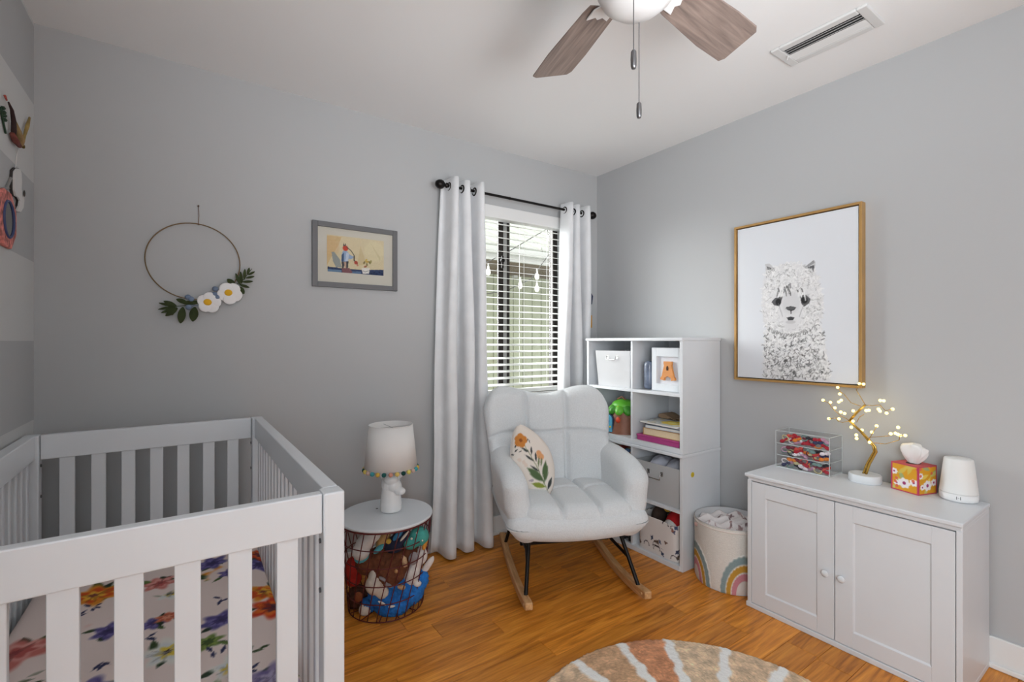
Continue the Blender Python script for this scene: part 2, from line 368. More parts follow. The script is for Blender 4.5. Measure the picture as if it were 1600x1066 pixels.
# ------------------------------------------------------------------ outside: neighbouring house and string lights
SID = mat('pale_green_siding', (150, 152, 128), .7, var=.04, scale=6); ROOF = mat('pale_metal_roof', (142, 144, 132), .5); FASC = mat('white_fascia', (176, 174, 168), .6); SOFF = mat('brown_soffit', (96, 80, 62), .8)
house = thing('neighbour_house', 'pale green board-sided house with cream metal roof seen through the window blind', 'house', (3.3, 4.8, 0))
hy = 5.05
for i in range(30):
    x0 = 1.2 + i * .152
    M().box((x0 + .004, hy, 0), (x0 + .148, hy + .03, 2.1)).build('siding_board', SID, house, bevel=.003, seg=1)
M().box((1.2, hy + .03, 0), (5.8, hy + .2, 2.1)).build('wall', SID, house)
M().box((1.2, 4.18, 2.07), (5.8, hy + .2, 2.085)).build('soffit', SOFF, house)
M().box((1.2, 4.15, 2.07), (5.8, 4.18, 2.21)).build('fascia', FASC, house)
M().box((1.2, 4.08, 2.13), (5.8, 4.15, 2.2)).build('gutter', FASC, house, bevel=.012)
for i in range(16):
    x0 = 1.2 + i * .29
    mm = M(); mm.prism([(0, 0), (1.9, .85), (1.9, .88), (0, .03)], (x0, 4.12, 2.2), (0, 1, 0), (0, 0, 1), (.284, 0, 0)); mm.prism([(0, .03), (1.9, .88), (1.9, .905), (0, .055)], (x0 + .27, 4.12, 2.2), (0, 1, 0), (0, 0, 1), (.014, 0, 0))
    mm.build('roof_panel', ROOF, house)
p = on_y(802, 424, hy); M().box((p.x - .03, hy - .06, p.z - .09), (p.x + .03, hy - .002, p.z + .09)).build('meter_box', FASC, house, bevel=.004)
M().box((1.2, 2.8, -.1), (5.8, 6.4, -.02)).build('yard', mat('yard_ground', (140, 140, 120), .9, var=.2, scale=3)); tag(bpy.data.objects['yard'], 'bare ground strip between the two houses outside the window', 'ground', kind='structure')
CORD = mat('dark_cord', (58, 54, 50), .6)
ls = thing('string_lights', 'outdoor string of clear globe bulbs hanging outside the window', 'lights', on_y(800, 420, 3.3))
q = lambda u, v: on_y(u, v, 3.3)
M().tube([(1.35, 4.06, 2.12), q(700, 440), q(735, 418), q(765, 408), q(800, 390), q(830, 372), q(855, 358), q(861, 393), q(845, 415), q(830, 436), q(790, 455), q(740, 462), (1.5, 4.06, 2.1)], .004, 6).build('cable', CORD, ls)
BULB = mat('bulb_glass', (240, 236, 222), .15)
for u, v in ((763, 425), (839, 432), (813, 446), (839, 451), (858, 372)):
    c = q(u, v); M().tube([c + Vector((0, 0, .07)), c + Vector((0, 0, .045))], .006, 8).build('socket', FASC, ls)
    M().lathe([(.0, -.032), (.014, -.026), (.02, -.008), (.018, .01), (.009, .03), (.008, .046)], 14, c).build('bulb', BULB, ls, smooth=True)

# ------------------------------------------------------------------ window blind
SLAT = mat('white_blind_slat', (240, 240, 236), .4)
by = YB + .028
bl = thing('window_blind', 'white slatted blind with open slats hanging in the window', 'blind', (1.7, by, .93))
M().box((WX0 + .005, YB - .012, 2.0), (WX1 - .003, YB + .06, 2.078)).build('valance', TRIM, bl, bevel=.004)
nsl = 25; z0, z1 = .938, 1.975
for i in range(nsl):
    z = z0 + (z1 - z0) * i / (nsl - 1)
    M().box((WX0 + .012, by - .025, z - .0014), (WX1 - .012, by + .025, z + .0014), (R(11), 0, 0)).build('slat', SLAT, bl)
M().box((WX0 + .012, by - .025, .882), (WX1 - .012, by + .025, .908)).build('bottom_rail', SLAT, bl, bevel=.003)
for x in (WX0 + .12, 1.83, WX1 - .1):
    M().box((x - .001, by - .027, .94), (x + .001, by - .025, 2.0)).box((x - .001, by + .025, .94), (x + .001, by + .027, 2.0)).build('ladder_cord', SLAT, bl)

# ------------------------------------------------------------------ curtain rod and curtains
ry_, rz_ = YB - .09, 2.112
rod = thing('curtain_rod', 'dark bronze curtain rod with round finials above the window', 'curtain rod', (1.77, ry_, rz_))
M().tube([(1.2, ry_, rz_), (2.345, ry_, rz_)], .008, 12).build('pole', BLACK, rod, smooth='auto')
M().tube([(1.65, ry_, rz_), (1.656, ry_, rz_)], .0095, 12).build('joint', BLACK, rod)
for sgn, xe in ((-1, 1.205), (1, 2.335)):
    fp = [(.0, .058), (.014, .054), (.024, .04), (.027, .026), (.023, .012), (.012, .002), (.009, -.004), (.015, -.01), (.015, -.016), (.009, -.022), (.012, -.03), (.012, -.04)]
    M().lathe([(a_, sgn * b_) for a_, b_ in fp], 18, (xe, ry_, rz_), 'x').build('finial', BLACK, rod, smooth=True)
    xb = xe - sgn * .05
    M().tube([(xb, YB, rz_ - .012), (xb, ry_ + .005, rz_ - .012)], .006, 8).lathe([(.02, -.012), (.02, 0)], 14, (xb, YB, rz_ - .012), 'y').lathe([(.011, -.006), (.0112, .006)], 12, (xb, ry_, rz_), 'x').build('bracket', BLACK, rod)
CURT = mat('pale_grey_velvet', (230, 231, 233), .85, var=.05, scale=9, bump=.25, bscale=500, sheen=.3)
def curtain(name, label, xt0, xt1, xb0, xb1, zb, nw, ph, amp0, amp1, group):
    t = thing(name, label, 'curtain', ((xt0 + xt1) / 2, ry_, zb), group)
    nx, nz = nw * 20 + 1, 40
    S, Tt = np.meshgrid(np.linspace(0, 1, nx), np.linspace(0, 1, nz)); z = 2.155 + (zb - 2.155) * Tt
    a = amp0 + (amp1 - amp0) * Tt ** .7
    x = (xt0 + (xt1 - xt0) * S) * (1 - Tt) + (xb0 + (xb1 - xb0) * S) * Tt
    ang = 2 * math.pi * nw * S + ph; wv = np.sin(ang); wv = np.sign(wv) * np.abs(wv) ** .75
    yy = ry_ + a * wv * (1 + .25 * np.sin(3.1 * Tt * 2 + S * 9)) + .006 * np.sin(14 * Tt + 8 * S) * Tt - .02 * Tt
    x = x - (.003 + .0075 * np.clip(Tt * 3, 0, 1)) * np.sin(2 * ang) + .004 * np.sin(9 * Tt + S * 7) * Tt
    o = M().grid(np.stack([x, yy, z], 2)).build('panel', CURT, t, smooth=True)
    sd = o.modifiers.new('thickness', 'SOLIDIFY'); sd.thickness = .003
    for k in range(2 * nw):
        s0 = (k * math.pi - ph) / (2 * math.pi * nw)
        if s0 < .02 or s0 > .98: continue
        xx = xt0 + (xt1 - xt0) * s0
        g = M(); ring = [(xx, ry_ + .021 * math.cos(q_ * math.pi / 9), rz_ - .004 + .021 * math.sin(q_ * math.pi / 9)) for q_ in range(18)]
        g.tube(ring, .0055, 8, closed=True).build('grommet', BLACK, t, smooth=True)
    return t
curtain('curtain', 'pale grey floor-length curtain to the left of the window, behind the lamp table', 1.205, 1.455, 1.14, 1.505, .012, 3, .9, .048, .062, 'curtains on the bronze rod')
curtain('curtain', 'pale grey floor-length curtain to the right of the window, behind the rocking chair', 2.095, 2.33, 2.03, 2.33, .012, 3, 2.4, .045, .058, 'curtains on the bronze rod')
# a small hanging that peeps out behind the right-hand curtain
hg = thing('wall_hanging', 'small navy and orange hanging half hidden behind the right curtain edge', 'wall hanging', (2.42, YB, 1.3))
NAVY = mat('navy_felt', (36, 48, 78), .9); ORG = mat('mustard_felt', (206, 150, 62), .9)
M().tube([(2.405, YB - .012, 1.7), (2.405, YB - .012, 1.32)], .0015, 6).build('string', CORD, hg)
M().prism([(-.03, -.06), (.03, -.06), (.04, .0), (0, .05), (-.04, 0)], (2.4, YB - .004, 1.55), (1, 0, 0), (0, 0, 1), (0, -.012, 0)).build('pennant', NAVY, hg)
M().prism([(-.03, -.05), (.03, -.05), (.03, .04), (-.03, .04)], (2.4, YB - .004, 1.37), (1, 0, 0), (0, 0, 1), (0, -.012, 0)).build('pennant', ORG, hg)

# ------------------------------------------------------------------ crib
cr = thing('crib', 'white wooden crib with flat end slats standing in the left corner', 'crib', (-.097, 1.73, 0), rotz=R(.75))
hw, hl, ch, pz = .378, .648, .885, .045
for sx in (-1, 1):
    for sy in (-1, 1):
        x0, x1 = sorted((sx * hw, sx * (hw - pz))); y0, y1 = sorted((sy * hl, sy * (hl - .05)))
        post = M().box((x0, y0, 0), (x1, y1, ch)).build('post', WHITE, cr, bevel=.004, world=False)
        for zz in (.775, .665):
            yb_ = sy * (hl - .025); M().tube([(x0 + (0 if sx > 0 else pz) - sx * .001, yb_, zz), (x0 + (0 if sx > 0 else pz) - sx * .004, yb_, zz)], .0055, 12).build('bolt', mat('grey_bolt', (96, 96, 98), .35, .8), post, world=False)
for sy in (-1, 1):
    y0, y1 = sorted((sy * (hl - .006), sy * (hl - .034)))
    M().box((-hw + pz + .0015, y0, ch - .088), (hw - pz - .0015, y1, ch - .0005)).build('end_rail', WHITE, cr, bevel=.003, world=False)
    M().box((-hw + pz + .0015, y0, .10), (hw - pz - .0015, y1, .18)).build('end_rail', WHITE, cr, bevel=.003, world=False)
    for i in range(7):
        xc = (i - 3) * .0875
        a0, a1 = sorted((sy * (hl - .011), sy * (hl - .027)))
        M().box((xc - .021, a0, .17), (xc + .021, a1, ch - .08)).build('slat', WHITE, cr, bevel=.002, world=False)
for sx in (-1, 1):
    x0, x1 = sorted((sx * (hw - .002), sx * (hw - .036)))
    M().box((x0, -hl + .051, ch - .085), (x1, hl - .051, ch)).build('side_rail', WHITE, cr, bevel=.003, world=False)
    M().box((x0, -hl + .051, .10), (x1, hl - .051, .18)).build('side_rail', WHITE, cr, bevel=.003, world=False)
    for i in range(17):
        yc = (i - 8) * .0685
        a0, a1 = sorted((sx * (hw - .012), sx * (hw - .028)))
        M().box((a0, yc - .012, .17), (a1, yc + .012, ch - .08)).build('spindle', WHITE, cr, bevel=.003, world=False)
M().box((-hw + .04, -hl + .05, .2), (hw - .04, hl - .05, .215)).build('mattress_support', WHITE, cr, world=False)
# mattress with a printed sheet
mx0, mx1, my0, my1, mz = -.432, .236, 1.13, 2.325, .372
def sheet_paint():
    w, h = mx1 - mx0 + .2, my1 - my0 + .2                       # top plus 10 cm drop on every side
    P = Paint(w, h, 190, 330, (238, 220, 213)); o = Vector((mx0 - .1, my0 - .1, 0))
    def at(u, v): p_ = on_z(u, v, mz); return p_.x - o.x, p_.y - o.y
    green = [(58, 76, 46), (70, 92, 52), (96, 120, 62), (40, 56, 40)]; blue = (52, 54, 88); rs = random.Random(5)
    def leaves(x, y, n, s, c=None):
        for k in range(n): P.leaf(x + rs.uniform(-s, s) * .6, y + rs.uniform(-s, s) * .6, s * rs.uniform(.7, 1.4), s * .38, rs.uniform(0, 6.28), c or rs.choice(green))
    def bloom(x, y, r, cols, k=6):
        leaves(x, y, 5, r * 1.1)
        for j, c in enumerate(cols):
            rr = r * (1 - .27 * j); P.ell(x + rs.uniform(-.1, .1) * r, y + rs.uniform(-.1, .1) * r, rr, rr * .9, rs.uniform(0, 3), c, 1, .35, .22, k, rs.uniform(0, 6))
        for j in range(7):
            a = rs.uniform(0, 6.28); P.leaf(x, y, r * .8, r * .12, a, tuple(max(0, q_ * .72) for q_ in cols[0]), .6)
    pinkf = [(206, 120, 112), (226, 160, 150), (190, 96, 90), (150, 70, 72)]; orange = [(226, 140, 40), (214, 84, 30), (236, 178, 60), (120, 60, 60)]; purple = [(92, 84, 140), (120, 110, 168), (70, 62, 112), (60, 54, 90)]; white = [(232, 230, 222), (216, 220, 220), (222, 196, 80), (70, 54, 50)]; red = [(206, 62, 34), (226, 110, 40), (98, 50, 58), (70, 40, 56)]
    spots = [((25, 1022), .075, pinkf), ((150, 930), .07, orange), ((170, 985), .04, purple), ((250, 912), .045, pinkf), ((240, 975), .035, purple), ((262, 965), .03, [(216, 128, 96), (196, 96, 70), (226, 150, 120)]), ((262, 1018), .06, white), ((345, 968), .05, purple), ((360, 895), .035, purple), ((325, 1005), .035, [(110, 132, 70), (140, 160, 80), (70, 92, 52)]), ((405, 880), .05, purple), ((412, 925), .055, orange), ((425, 948), .06, red), ((425, 1060), .06, [(150, 138, 176), (120, 108, 156), (178, 168, 200)]), ((405, 865), .05, red)]
    for i in range(46):
        x, y = rs.uniform(0, w), rs.uniform(0, h); t = rs.choice([pinkf, orange, purple, white, purple, red]); bloom(x, y, rs.uniform(.03, .06), t) if i % 2 else leaves(x, y, 3, .035, rs.choice([blue] + green))
    for (uv, r, t) in spots:
        x, y = at(*uv); P.ell(x, y, r * 2.1, r * 2.1, 0, (238, 220, 213), 1, .3); 
    for (uv, r, t) in spots:
        x, y = at(*uv); bloom(x, y, r, t)
    for uv in ((150, 948), (140, 955), (350, 935), (300, 938), (290, 900), (165, 1038), (232, 1000), (400, 1050), (340, 1020)): leaves(*at(*uv), 3, .028, blue)
    return P, o
P, so = sheet_paint()
def drape(x, y, z0, x0, x1, y0, y1):
    """fold the border of a flat sheet down over the edges"""
    dx = np.maximum(0, np.maximum(x0 - x, x - x1)); dy = np.maximum(0, np.maximum(y0 - y, y - y1))
    return np.clip(x, x0, x1), np.clip(y, y0, y1), z0 - np.maximum(dx, dy)
X_, Y_ = P.X + so.x, P.Y + so.y
xx, yy, zz = drape(X_, Y_, mz, mx0, mx1, my0, my1)
edge = np.minimum(np.minimum(xx - mx0, mx1 - xx), np.minimum(yy - my0, my1 - yy)); zz = zz - .012 * np.exp(-np.clip(edge, 0, 1) / .012) + .003 * np.sin(xx * 23) * np.sin(yy * 17)
mt = thing('crib_mattress', 'crib mattress in a pale pink floral fitted sheet', 'mattress', ((mx0 + mx1) / 2, (my0 + my1) / 2, .216))
M().rbox((mx1 - mx0 - .01, my1 - my0 - .01, .13), .03, c=((mx0 + mx1) / 2, (my0 + my1) / 2, .283)).build('core', mat('mattress_white', (226, 216, 212), .8), mt, smooth=True)
M().grid(np.stack([xx, yy, zz], 2)).build('fitted_sheet', printed('floral_sheet', .85, .15, 120), mt, smooth=True, colors=P.colors())

# ------------------------------------------------------------------ white cabinet by the right wall
cx0, cx1, cy0, cy1, chh = 2.126, 2.478, .447, 1.188, .614
cb = thing('storage_cabinet', 'white two-door cabinet with panelled doors against the right wall', 'cabinet', ((cx0 + cx1) / 2, (cy0 + cy1) / 2, 0))
M().box((cx0 + .002, cy0 + .003, .012), (cx1, cy0 + .02, chh - .03)).build('side_panel', WHITE2, cb, bevel=.002)
M().box((cx0 + .002, cy1 - .02, .012), (cx1, cy1 - .003, chh - .03)).build('side_panel', WHITE2, cb, bevel=.002)
M().box((cx1 - .012, cy0 + .02, .02), (cx1 - .004, cy1 - .02, chh - .03)).build('back_panel', WHITE2, cb)
M().box((cx0, cy0 + .002, 0), (cx1, cy1 + .003, .022)).build('plinth', WHITE2, cb, bevel=.003)
M().box((cx0 + .004, cy0 + .003, chh - .034), (cx1, cy1 - .003, chh - .016)).build('top_moulding', WHITE2, cb, bevel=.005)
M().box((cx0 - .008, cy0, chh - .016), (cx1, cy1 + .006, chh)).build('top_panel', WHITE2, cb, bevel=.004)
ymid = .5 * (cy0 + cy1) + .012
for (a, b, ks) in ((cy0 + .022, ymid - .0015, 1), (ymid + .0015, cy1 - .022, -1)):
    z0_, z1_ = .0245, chh - .037; fw = .062; xf = cx0 + .004
    d = M().box((xf + .006, a, z0_), (xf + .02, b, z1_)).build('door', WHITE2, cb)
    fr = M(); fr.box((xf, a, z0_), (xf + .007, a + fw, z1_)); fr.box((xf, b - fw, z0_), (xf + .007, b, z1_)); fr.box((xf, a + fw, z0_), (xf + .007, b - fw, z0_ + fw)); fr.box((xf, a + fw, z1_ - fw), (xf + .007, b - fw, z1_)); fr.build('door_frame', WHITE2, d, bevel=.0012)
    ins = M(); i0 = fw
    ins.prism([(0, 0), (.007, 0), (.007, .006)], (xf, a + i0, z0_ + i0), (1, 0, 0), (0, 1, 0), (0, 0, z1_ - z0_ - 2 * i0)); ins.prism([(0, 0), (.007, 0), (.007, -.006)], (xf, b - i0, z0_ + i0), (1, 0, 0), (0, 1, 0), (0, 0, z1_ - z0_ - 2 * i0)); ins.prism([(0, 0), (.007, 0), (.007, .006)], (xf, a + i0, z0_ + i0), (1, 0, 0), (0, 0, 1), (0, b - a - 2 * i0, 0)); ins.prism([(0, 0), (.007, 0), (.007, -.006)], (xf, a + i0, z1_ - i0), (1, 0, 0), (0, 0, 1), (0, b - a - 2 * i0, 0)); ins.build('bead', WHITE2, d)
    yk = (b - .028) if ks > 0 else (a + .026); M().lathe([(.0, -.024), (.008, -.0235), (.0135, -.02), (.0135, -.015), (.008, -.01), (.006, 0)], 18, (xf, yk, .285), 'x').build('knob', WHITE, d, smooth=True)

# ------------------------------------------------------------------ cube shelf
sx0, sx1, sy0, sy1 = 2.145, 2.488, 1.543, 2.268; th = .016
def shelf_unit(zb, label, grp):
    t = thing('cube_shelf', label, 'shelf', ((sx0 + sx1) / 2, (sy0 + sy1) / 2, zb), grp); h = .62
    M().box((sx0, sy0, zb + .001), (sx1, sy0 + th + .003, zb + h - .018)).build('side_panel', WHITE2, t, bevel=.0015)
    M().box((sx0, sy1 - th - .003, zb + .001), (sx1, sy1, zb + h - .018)).build('side_panel', WHITE2, t, bevel=.0015)
    M().box((sx0 - .01, sy0 - .004, zb + h - .018), (sx1 + .002, sy1 + .004, zb + h)).build('top_panel', WHITE2, t, bevel=.004)
    M().box((sx0 - (.004 if zb == 0 else -.001), sy0 + th, zb + .001), (sx1, sy1 - th, zb + .028)).build('bottom_panel', WHITE2, t, bevel=.0015)
    M().box((sx1 - .008, sy0 + th, zb + .028), (sx1 - .002, sy1 - th, zb + h - .018)).build('back_panel', WHITE2, t)
    M().box((sx0 + .003, 1.886, zb + .028), (sx1 - .008, 1.9, zb + h - .018)).build('divider', WHITE2, t, bevel=.001)
    M().box((sx0 + .002, sy0 + th + .003, zb + .303), (sx1 - .008, 1.886, zb + .32)).build('shelf_board', WHITE2, t, bevel=.001)
    M().box((sx0 + .002, 1.9, zb + .303), (sx1 - .008, sy1 - th - .003, zb + .32)).build('shelf_board', WHITE2, t, bevel=.001)
    return t
s1 = shelf_unit(0, 'lower white four-cube shelf unit standing on the floor in the corner', 'stacked cube shelves')
s2 = shelf_unit(.62, 'upper white four-cube shelf unit stacked on the lower one', 'stacked cube shelves')
SY = mat('yellow_sticker', (214, 190, 40), .6); p = on_y(1082, 742, sy0)
stk = M(); stk.lathe([(.014, -.001), (.014, .0)], 18, (p.x, sy0 - .0005, p.z), 'y'); o = stk.build('smiley_sticker', SY); tag(o, 'tiny round yellow smiley sticker on the shelf side', 'sticker'); 
sp_ = M(); 
for dx in (-.003, .003): sp_.lathe([(.0012, -.0006), (.0012, 0)], 8, (p.x + dx, sy0 - .0015, p.z + .003), 'y')
sp_.tube([(p.x - .005, sy0 - .0018, p.z - .002), (p.x - .002, sy0 - .0018, p.z - .005), (p.x + .002, sy0 - .0018, p.z - .005), (p.x + .005, sy0 - .0018, p.z - .002)], .0007, 6)
sp_.build('face', mat('sticker_ink', (90, 76, 20), .6), o)

SHF = {'tu': .62 + .32, 'tl': .62 + .028, 'bu': .32, 'bl': .028}
def open_bin(name, label, cat, y0, y1, zb, h, x0, depth, m, tilt=0, taper=.0, wall=.004, group=None):
    """open fabric bin whose front faces -X"""
    t = thing(name, label, cat, (x0 + depth / 2, (y0 + y1) / 2, zb), group)
    w = y1 - y0; g = M(); pts = []
    for (k, zz_) in ((0, 0), (1, h)):
        e = taper * (1 - k); pts.append([(x0 + e, y0 + e, zb + zz_), (x0 + depth - e, y0 + e, zb + zz_), (x0 + depth - e, y1 - e, zb + zz_), (x0 + e, y1 - e, zb + zz_)])
    g.add(pts[0] + pts[1], [(3, 2, 1, 0), (0, 1, 5, 4), (1, 2, 6, 5), (2, 3, 7, 6), (3, 0, 4, 7)])
    o = g.build('body', m, t); sd = o.modifiers.new('thickness', 'SOLIDIFY'); sd.thickness = wall; sd.offset = -1
    b = o.modifiers.new('bevel', 'BEVEL'); b.width = .0025; b.segments = 2; b.limit_method = 'ANGLE'
    return t
def handle(t, x, yc, zc, w, drop):
    g = M(); a, b = yc - w / 2, yc + w / 2
    g.tube([(x, a, zc), (x - .014, a, zc + .002), (x - .017, a + .002, zc - drop), (x - .017, b - .002, zc - drop), (x - .014, b, zc + .002), (x, b, zc)], .0028, 8)
    g.build('handle', CHROME, t, smooth=True)
    g = M()
    for q_ in (a, b): g.box((x - .003, q_ - .008, zc - .012), (x + .001, q_ + .008, zc + .012))
    g.build('handle_plate', CHROME, t, bevel=.0008)
FAB = mat('off_white_fabric', (208, 208, 210), .8, bump=.2, bscale=400, var=.02, scale=6)
GREYF = mat('light_grey_fabric', (186, 187, 188), .85, bump=.2, bscale=500)
t = open_bin('fabric_bin', 'white fabric bin with metal handle in the top far cube', 'bin', 1.915, 2.205, SHF['tu'], .222, 2.16, .28, FAB, taper=.014); handle(t, 2.165, 2.06, SHF['tu'] + .185, .075, .018)
tag(M().rbox((.12, .07, .05), .02, c=(2.26, 1.965, SHF['tu'] + .205)).build('dark_cloth', mat('charcoal_cloth', (52, 52, 56), .9), smooth=True), 'folded charcoal cloth poking out of the white fabric bin', 'cloth')
t = open_bin('fabric_bin', 'light grey fabric bin with metal handle in the middle near cube', 'bin', 1.57, 1.868, SHF['bu'], .215, 2.155, .28, GREYF, taper=.006); handle(t, 2.157, 1.73, SHF['bu'] + .165, .09, .03)
for i, (yy_, c, lb) in enumerate(((1.76, (196, 198, 210), 'crumpled pale blue-white cloth at the left in the grey bin'), (1.65, (180, 182, 192), 'crumpled grey muslin cloth at the right in the grey bin'))):
    o = M().ball((2.26, yy_, SHF['bu'] + .19), (.08, .06, .05), 20, 14).build('folded_cloth', mat('muslin_%d' % i, c, .9, var=.1, scale=30), smooth=True)
    tx = bpy.data.textures.new('crumple', 'CLOUDS'); tx.noise_scale = .03; dm = o.modifiers.new('crumple', 'DISPLACE'); dm.texture = tx; dm.strength = .025; tag(o, lb, 'cloth')
# letter frame
lf_ = thing('letter_frame', 'white square box frame with a wooden letter A standing in the top cube', 'picture frame', (2.2, 1.672, SHF['tu']))
fy0, fy1, fz0 = 1.575, 1.785, SHF['tu'] + .001; fz1 = fz0 + .243; fxx = 2.195
g = M(); g.box((fxx, fy0, fz0), (fxx + .02, fy0 + .033, fz1)); g.box((fxx, fy1 - .033, fz0), (fxx + .02, fy1, fz1)); g.box((fxx, fy0 + .033, fz0), (fxx + .02, fy1 - .033, fz0 + .04)); g.box((fxx, fy0 + .033, fz1 - .05), (fxx + .02, fy1 - .033, fz1)); g.build('frame', WHITE, lf_, bevel=.0015)
M().box((fxx + .016, fy0 + .033, fz0 + .04), (fxx + .02, fy1 - .033, fz1 - .05)).build('backing_card', mat('pale_card', (226, 228, 234), .8), lf_)
LET = mat('orange_wood_letter', (214, 142, 76), .55, var=.1, scale=8, stretch=(1, 1, 6))
lw = .5 * .098; A_ = [(-1, 0), (-.55, 0), (-.5, .1), (-.28, .1), (-.24, .16), (-.3, .3), (.3, .3), (.24, .16), (.28, .1), (.5, .1), (.55, 0), (1, 0), (1.0, .12), (.8, .2), (.52, .84), (.6, .88), (.6, 1), (-.6, 1), (-.6, .88), (-.52, .84), (-.8, .2), (-1, .12)]
A_ = [(-1, .02), (-.45, -.02), (-.45, .12), (-.22, .17), (0, .22), (.22, .17), (.45, .12), (.45, -.02), (1, .02), (.98, .12), (.8, .22), (.5, .78), (.55, .88), (.55, 1), (-.55, 1), (-.55, .88), (-.5, .78), (-.8, .22), (-.98, .12)]
M().prism([(a * lw, b * .105) for a, b in A_], (fxx + .012, (fy0 + fy1) / 2 - .004, fz0 + .062), (0, -1, 0), (0, 0, 1), (-.014, 0, 0)).build('letter', LET, lf_, bevel=.0012)
M().prism([(-.006, .055), (.006, .055), (.007, .07), (.003, .08), (-.003, .08), (-.007, .07)], (fxx - .0025, (fy0 + fy1) / 2 - .004, fz0 + .062), (0, -1, 0), (0, 0, 1), (-.001, 0, 0)).build('letter_hole', mat('dark_brown_hole', (70, 44, 26), .8), lf_)
pk = M().rbox((.16, .055, .165), .022, c=(2.27, 1.823, SHF['tu'] + .084)).build('wrapped_package', mat('plastic_wrap', (112, 124, 146), .18, var=.45, scale=16, coat=.6), smooth=True); tag(pk, 'blue-grey pack in shiny plastic wrap beside the letter frame', 'package')
# tree-house toy
th_ = thing('tree_house_toy', 'plastic tree-stump toy house with leafy green roof and blue door', 'toy', (2.24, 2.06, SHF['tl'])); zb = SHF['tl']
BRN = mat('toy_brown', (134, 84, 62), .5, var=.12, scale=25); GRN = mat('toy_green', (98, 182, 52), .4); GRN2 = mat('toy_dark_green', (62, 140, 40), .4)
M().lathe([(.095, 0), (.09, .02), (.082, .08), (.08, .13), (.07, .15)], 22, (2.26, 2.055, zb)).build('trunk', BRN, th_, smooth='auto')
for i in range(9):
    a = math.pi * 2 * i / 9; g = M(); g.ball((2.26 + .05 * math.cos(a), 2.055 + .05 * math.sin(a), zb + .155), (.06, .032, .03), 14, 8, (0, R(32), a)); g.build('leaf', GRN if i % 2 else GRN2, th_, smooth=True)
M().ball((2.26, 2.055, zb + .17), (.075, .075, .04), 18, 10).build('leaf_crown', GRN, th_, smooth=True)
M().tube([(2.25, 2.03, zb + .205), (2.26, 2.07, zb + .222), (2.25, 2.1, zb + .205)], .006, 8).build('branch_handle', BRN, th_, smooth=True)
dx_ = 2.172; arch = [(-.032, 0), (.032, 0)] + [(.032 * math.cos(a), .075 + .032 * math.sin(a)) for a in np.linspace(0, math.pi, 9)]
M().prism([(a * 1.18, b * 1.06) for a, b in arch], (dx_ + .012, 2.1, zb + .006), (0, -1, 0), (0, 0, 1), (-.012, 0, 0)).build('door_surround', mat('toy_navy', (48, 66, 92), .5), th_)
d = M().prism(arch, (dx_, 2.1, zb + .008), (0, -1, 0), (0, 0, 1), (-.008, 0, 0)).build('door', mat('toy_light_blue', (98, 180, 214), .4), th_, bevel=.002)
M().prism([(-.014, .06), (0, .045), (.014, .06), (.01, .072), (0, .066), (-.01, .072)], (dx_ - .008, 2.1, zb + .012), (0, -1, 0), (0, 0, 1), (-.003, 0, 0)).build('heart', mat('toy_blue', (44, 120, 190), .4), d)
M().ball((dx_ - .01, 2.078, zb + .04), .006, 10, 6).build('door_knob', mat('toy_yellow', (240, 206, 60), .4), d, smooth=True)
def star(cx, y_, z_, r, n, m, nm):
    pts = [((r if k % 2 == 0 else r * .5) * math.cos(math.pi * k / n + math.pi / 2), (r if k % 2 == 0 else r * .5) * math.sin(math.pi * k / n + math.pi / 2)) for k in range(2 * n)]
    M().prism(pts, (cx, y_, z_), (0, -1, 0), (0, 0, 1), (-.008, 0, 0)).build(nm, m, th_, bevel=.002)
star(2.19, 2.035, zb + .155, .02, 5, mat('toy_yellow', (240, 206, 60), .4), 'star_flower'); star(2.19, 2.135, zb + .14, .018, 5, mat('toy_cream', (226, 220, 210), .5), 'cream_flower')
M().ball((2.17, 2.02, zb + .09), (.012, .016, .018), 12, 8).build('ladybird', mat('toy_red', (210, 70, 40), .4), th_, smooth=True)
# stack of books in the near cube
def flat_book(name, label, xa, xb, ya, yb_, z, h, cover, pages, rot, cat='book', spine='x'):
    t = thing(name, label, cat, ((xa + xb) / 2, (ya + yb_) / 2, z), 'books stacked flat in the near cube', R(rot)); a, b = (xb - xa) / 2, (yb_ - ya) / 2; c = min(.003, h * .2)
    M().box((-a, -b, 0), (a, b, c)).box((-a, -b, h - c), (a, b, h)).box((-a, b - c, c), (a, b, h - c)).build('cover', cover, t, world=False, bevel=.0008)
    M().box((-a + .004, -b + .003, c), (a - .003, b - c, h - c)).build('pages', pages, t, world=False); return t
PAGE = mat('book_pages', (228, 208, 172), .8, var=.05, scale=90, stretch=(1, 1, 12)); WPAGE = mat('white_pages', (236, 234, 228), .8)
z = SHF['tl'] + .001
mb = thing('magenta_box', 'flat magenta box at the bottom of the book stack', 'box', (2.25, 1.73, z)); MAG = mat('magenta_card', (176, 62, 128), .6)
M().box((2.16, 1.578, z), (2.35, 1.862, z + .024)).build('tray', MAG, mb, bevel=.002); M().box((2.157, 1.575, z + .024), (2.353, 1.865, z + .033)).build('lid', MAG, mb, bevel=.002); z += .034
flat_book('thick_book', 'thick book with cream page edges on the magenta box', 2.17, 2.33, 1.578, 1.828, z, .04, mat('tan_cover', (190, 150, 108), .6), PAGE, 0); z += .041
flat_book('picture_book', 'white and blue picture book on the thick book', 2.175, 2.345, 1.58, 1.815, z, .016, mat('white_blue_cover', (214, 222, 230), .5, var=.25, scale=18), WPAGE, 2); z += .017
flat_book('picture_book', 'thin dark blue picture book below the yellow-covered one', 2.18, 2.35, 1.582, 1.82, z, .01, mat('navy_cover', (62, 84, 118), .5), WPAGE, -2); z += .011
P = Paint(.19, .25, 60, 80, (206, 210, 210)); rs = random.Random(3)
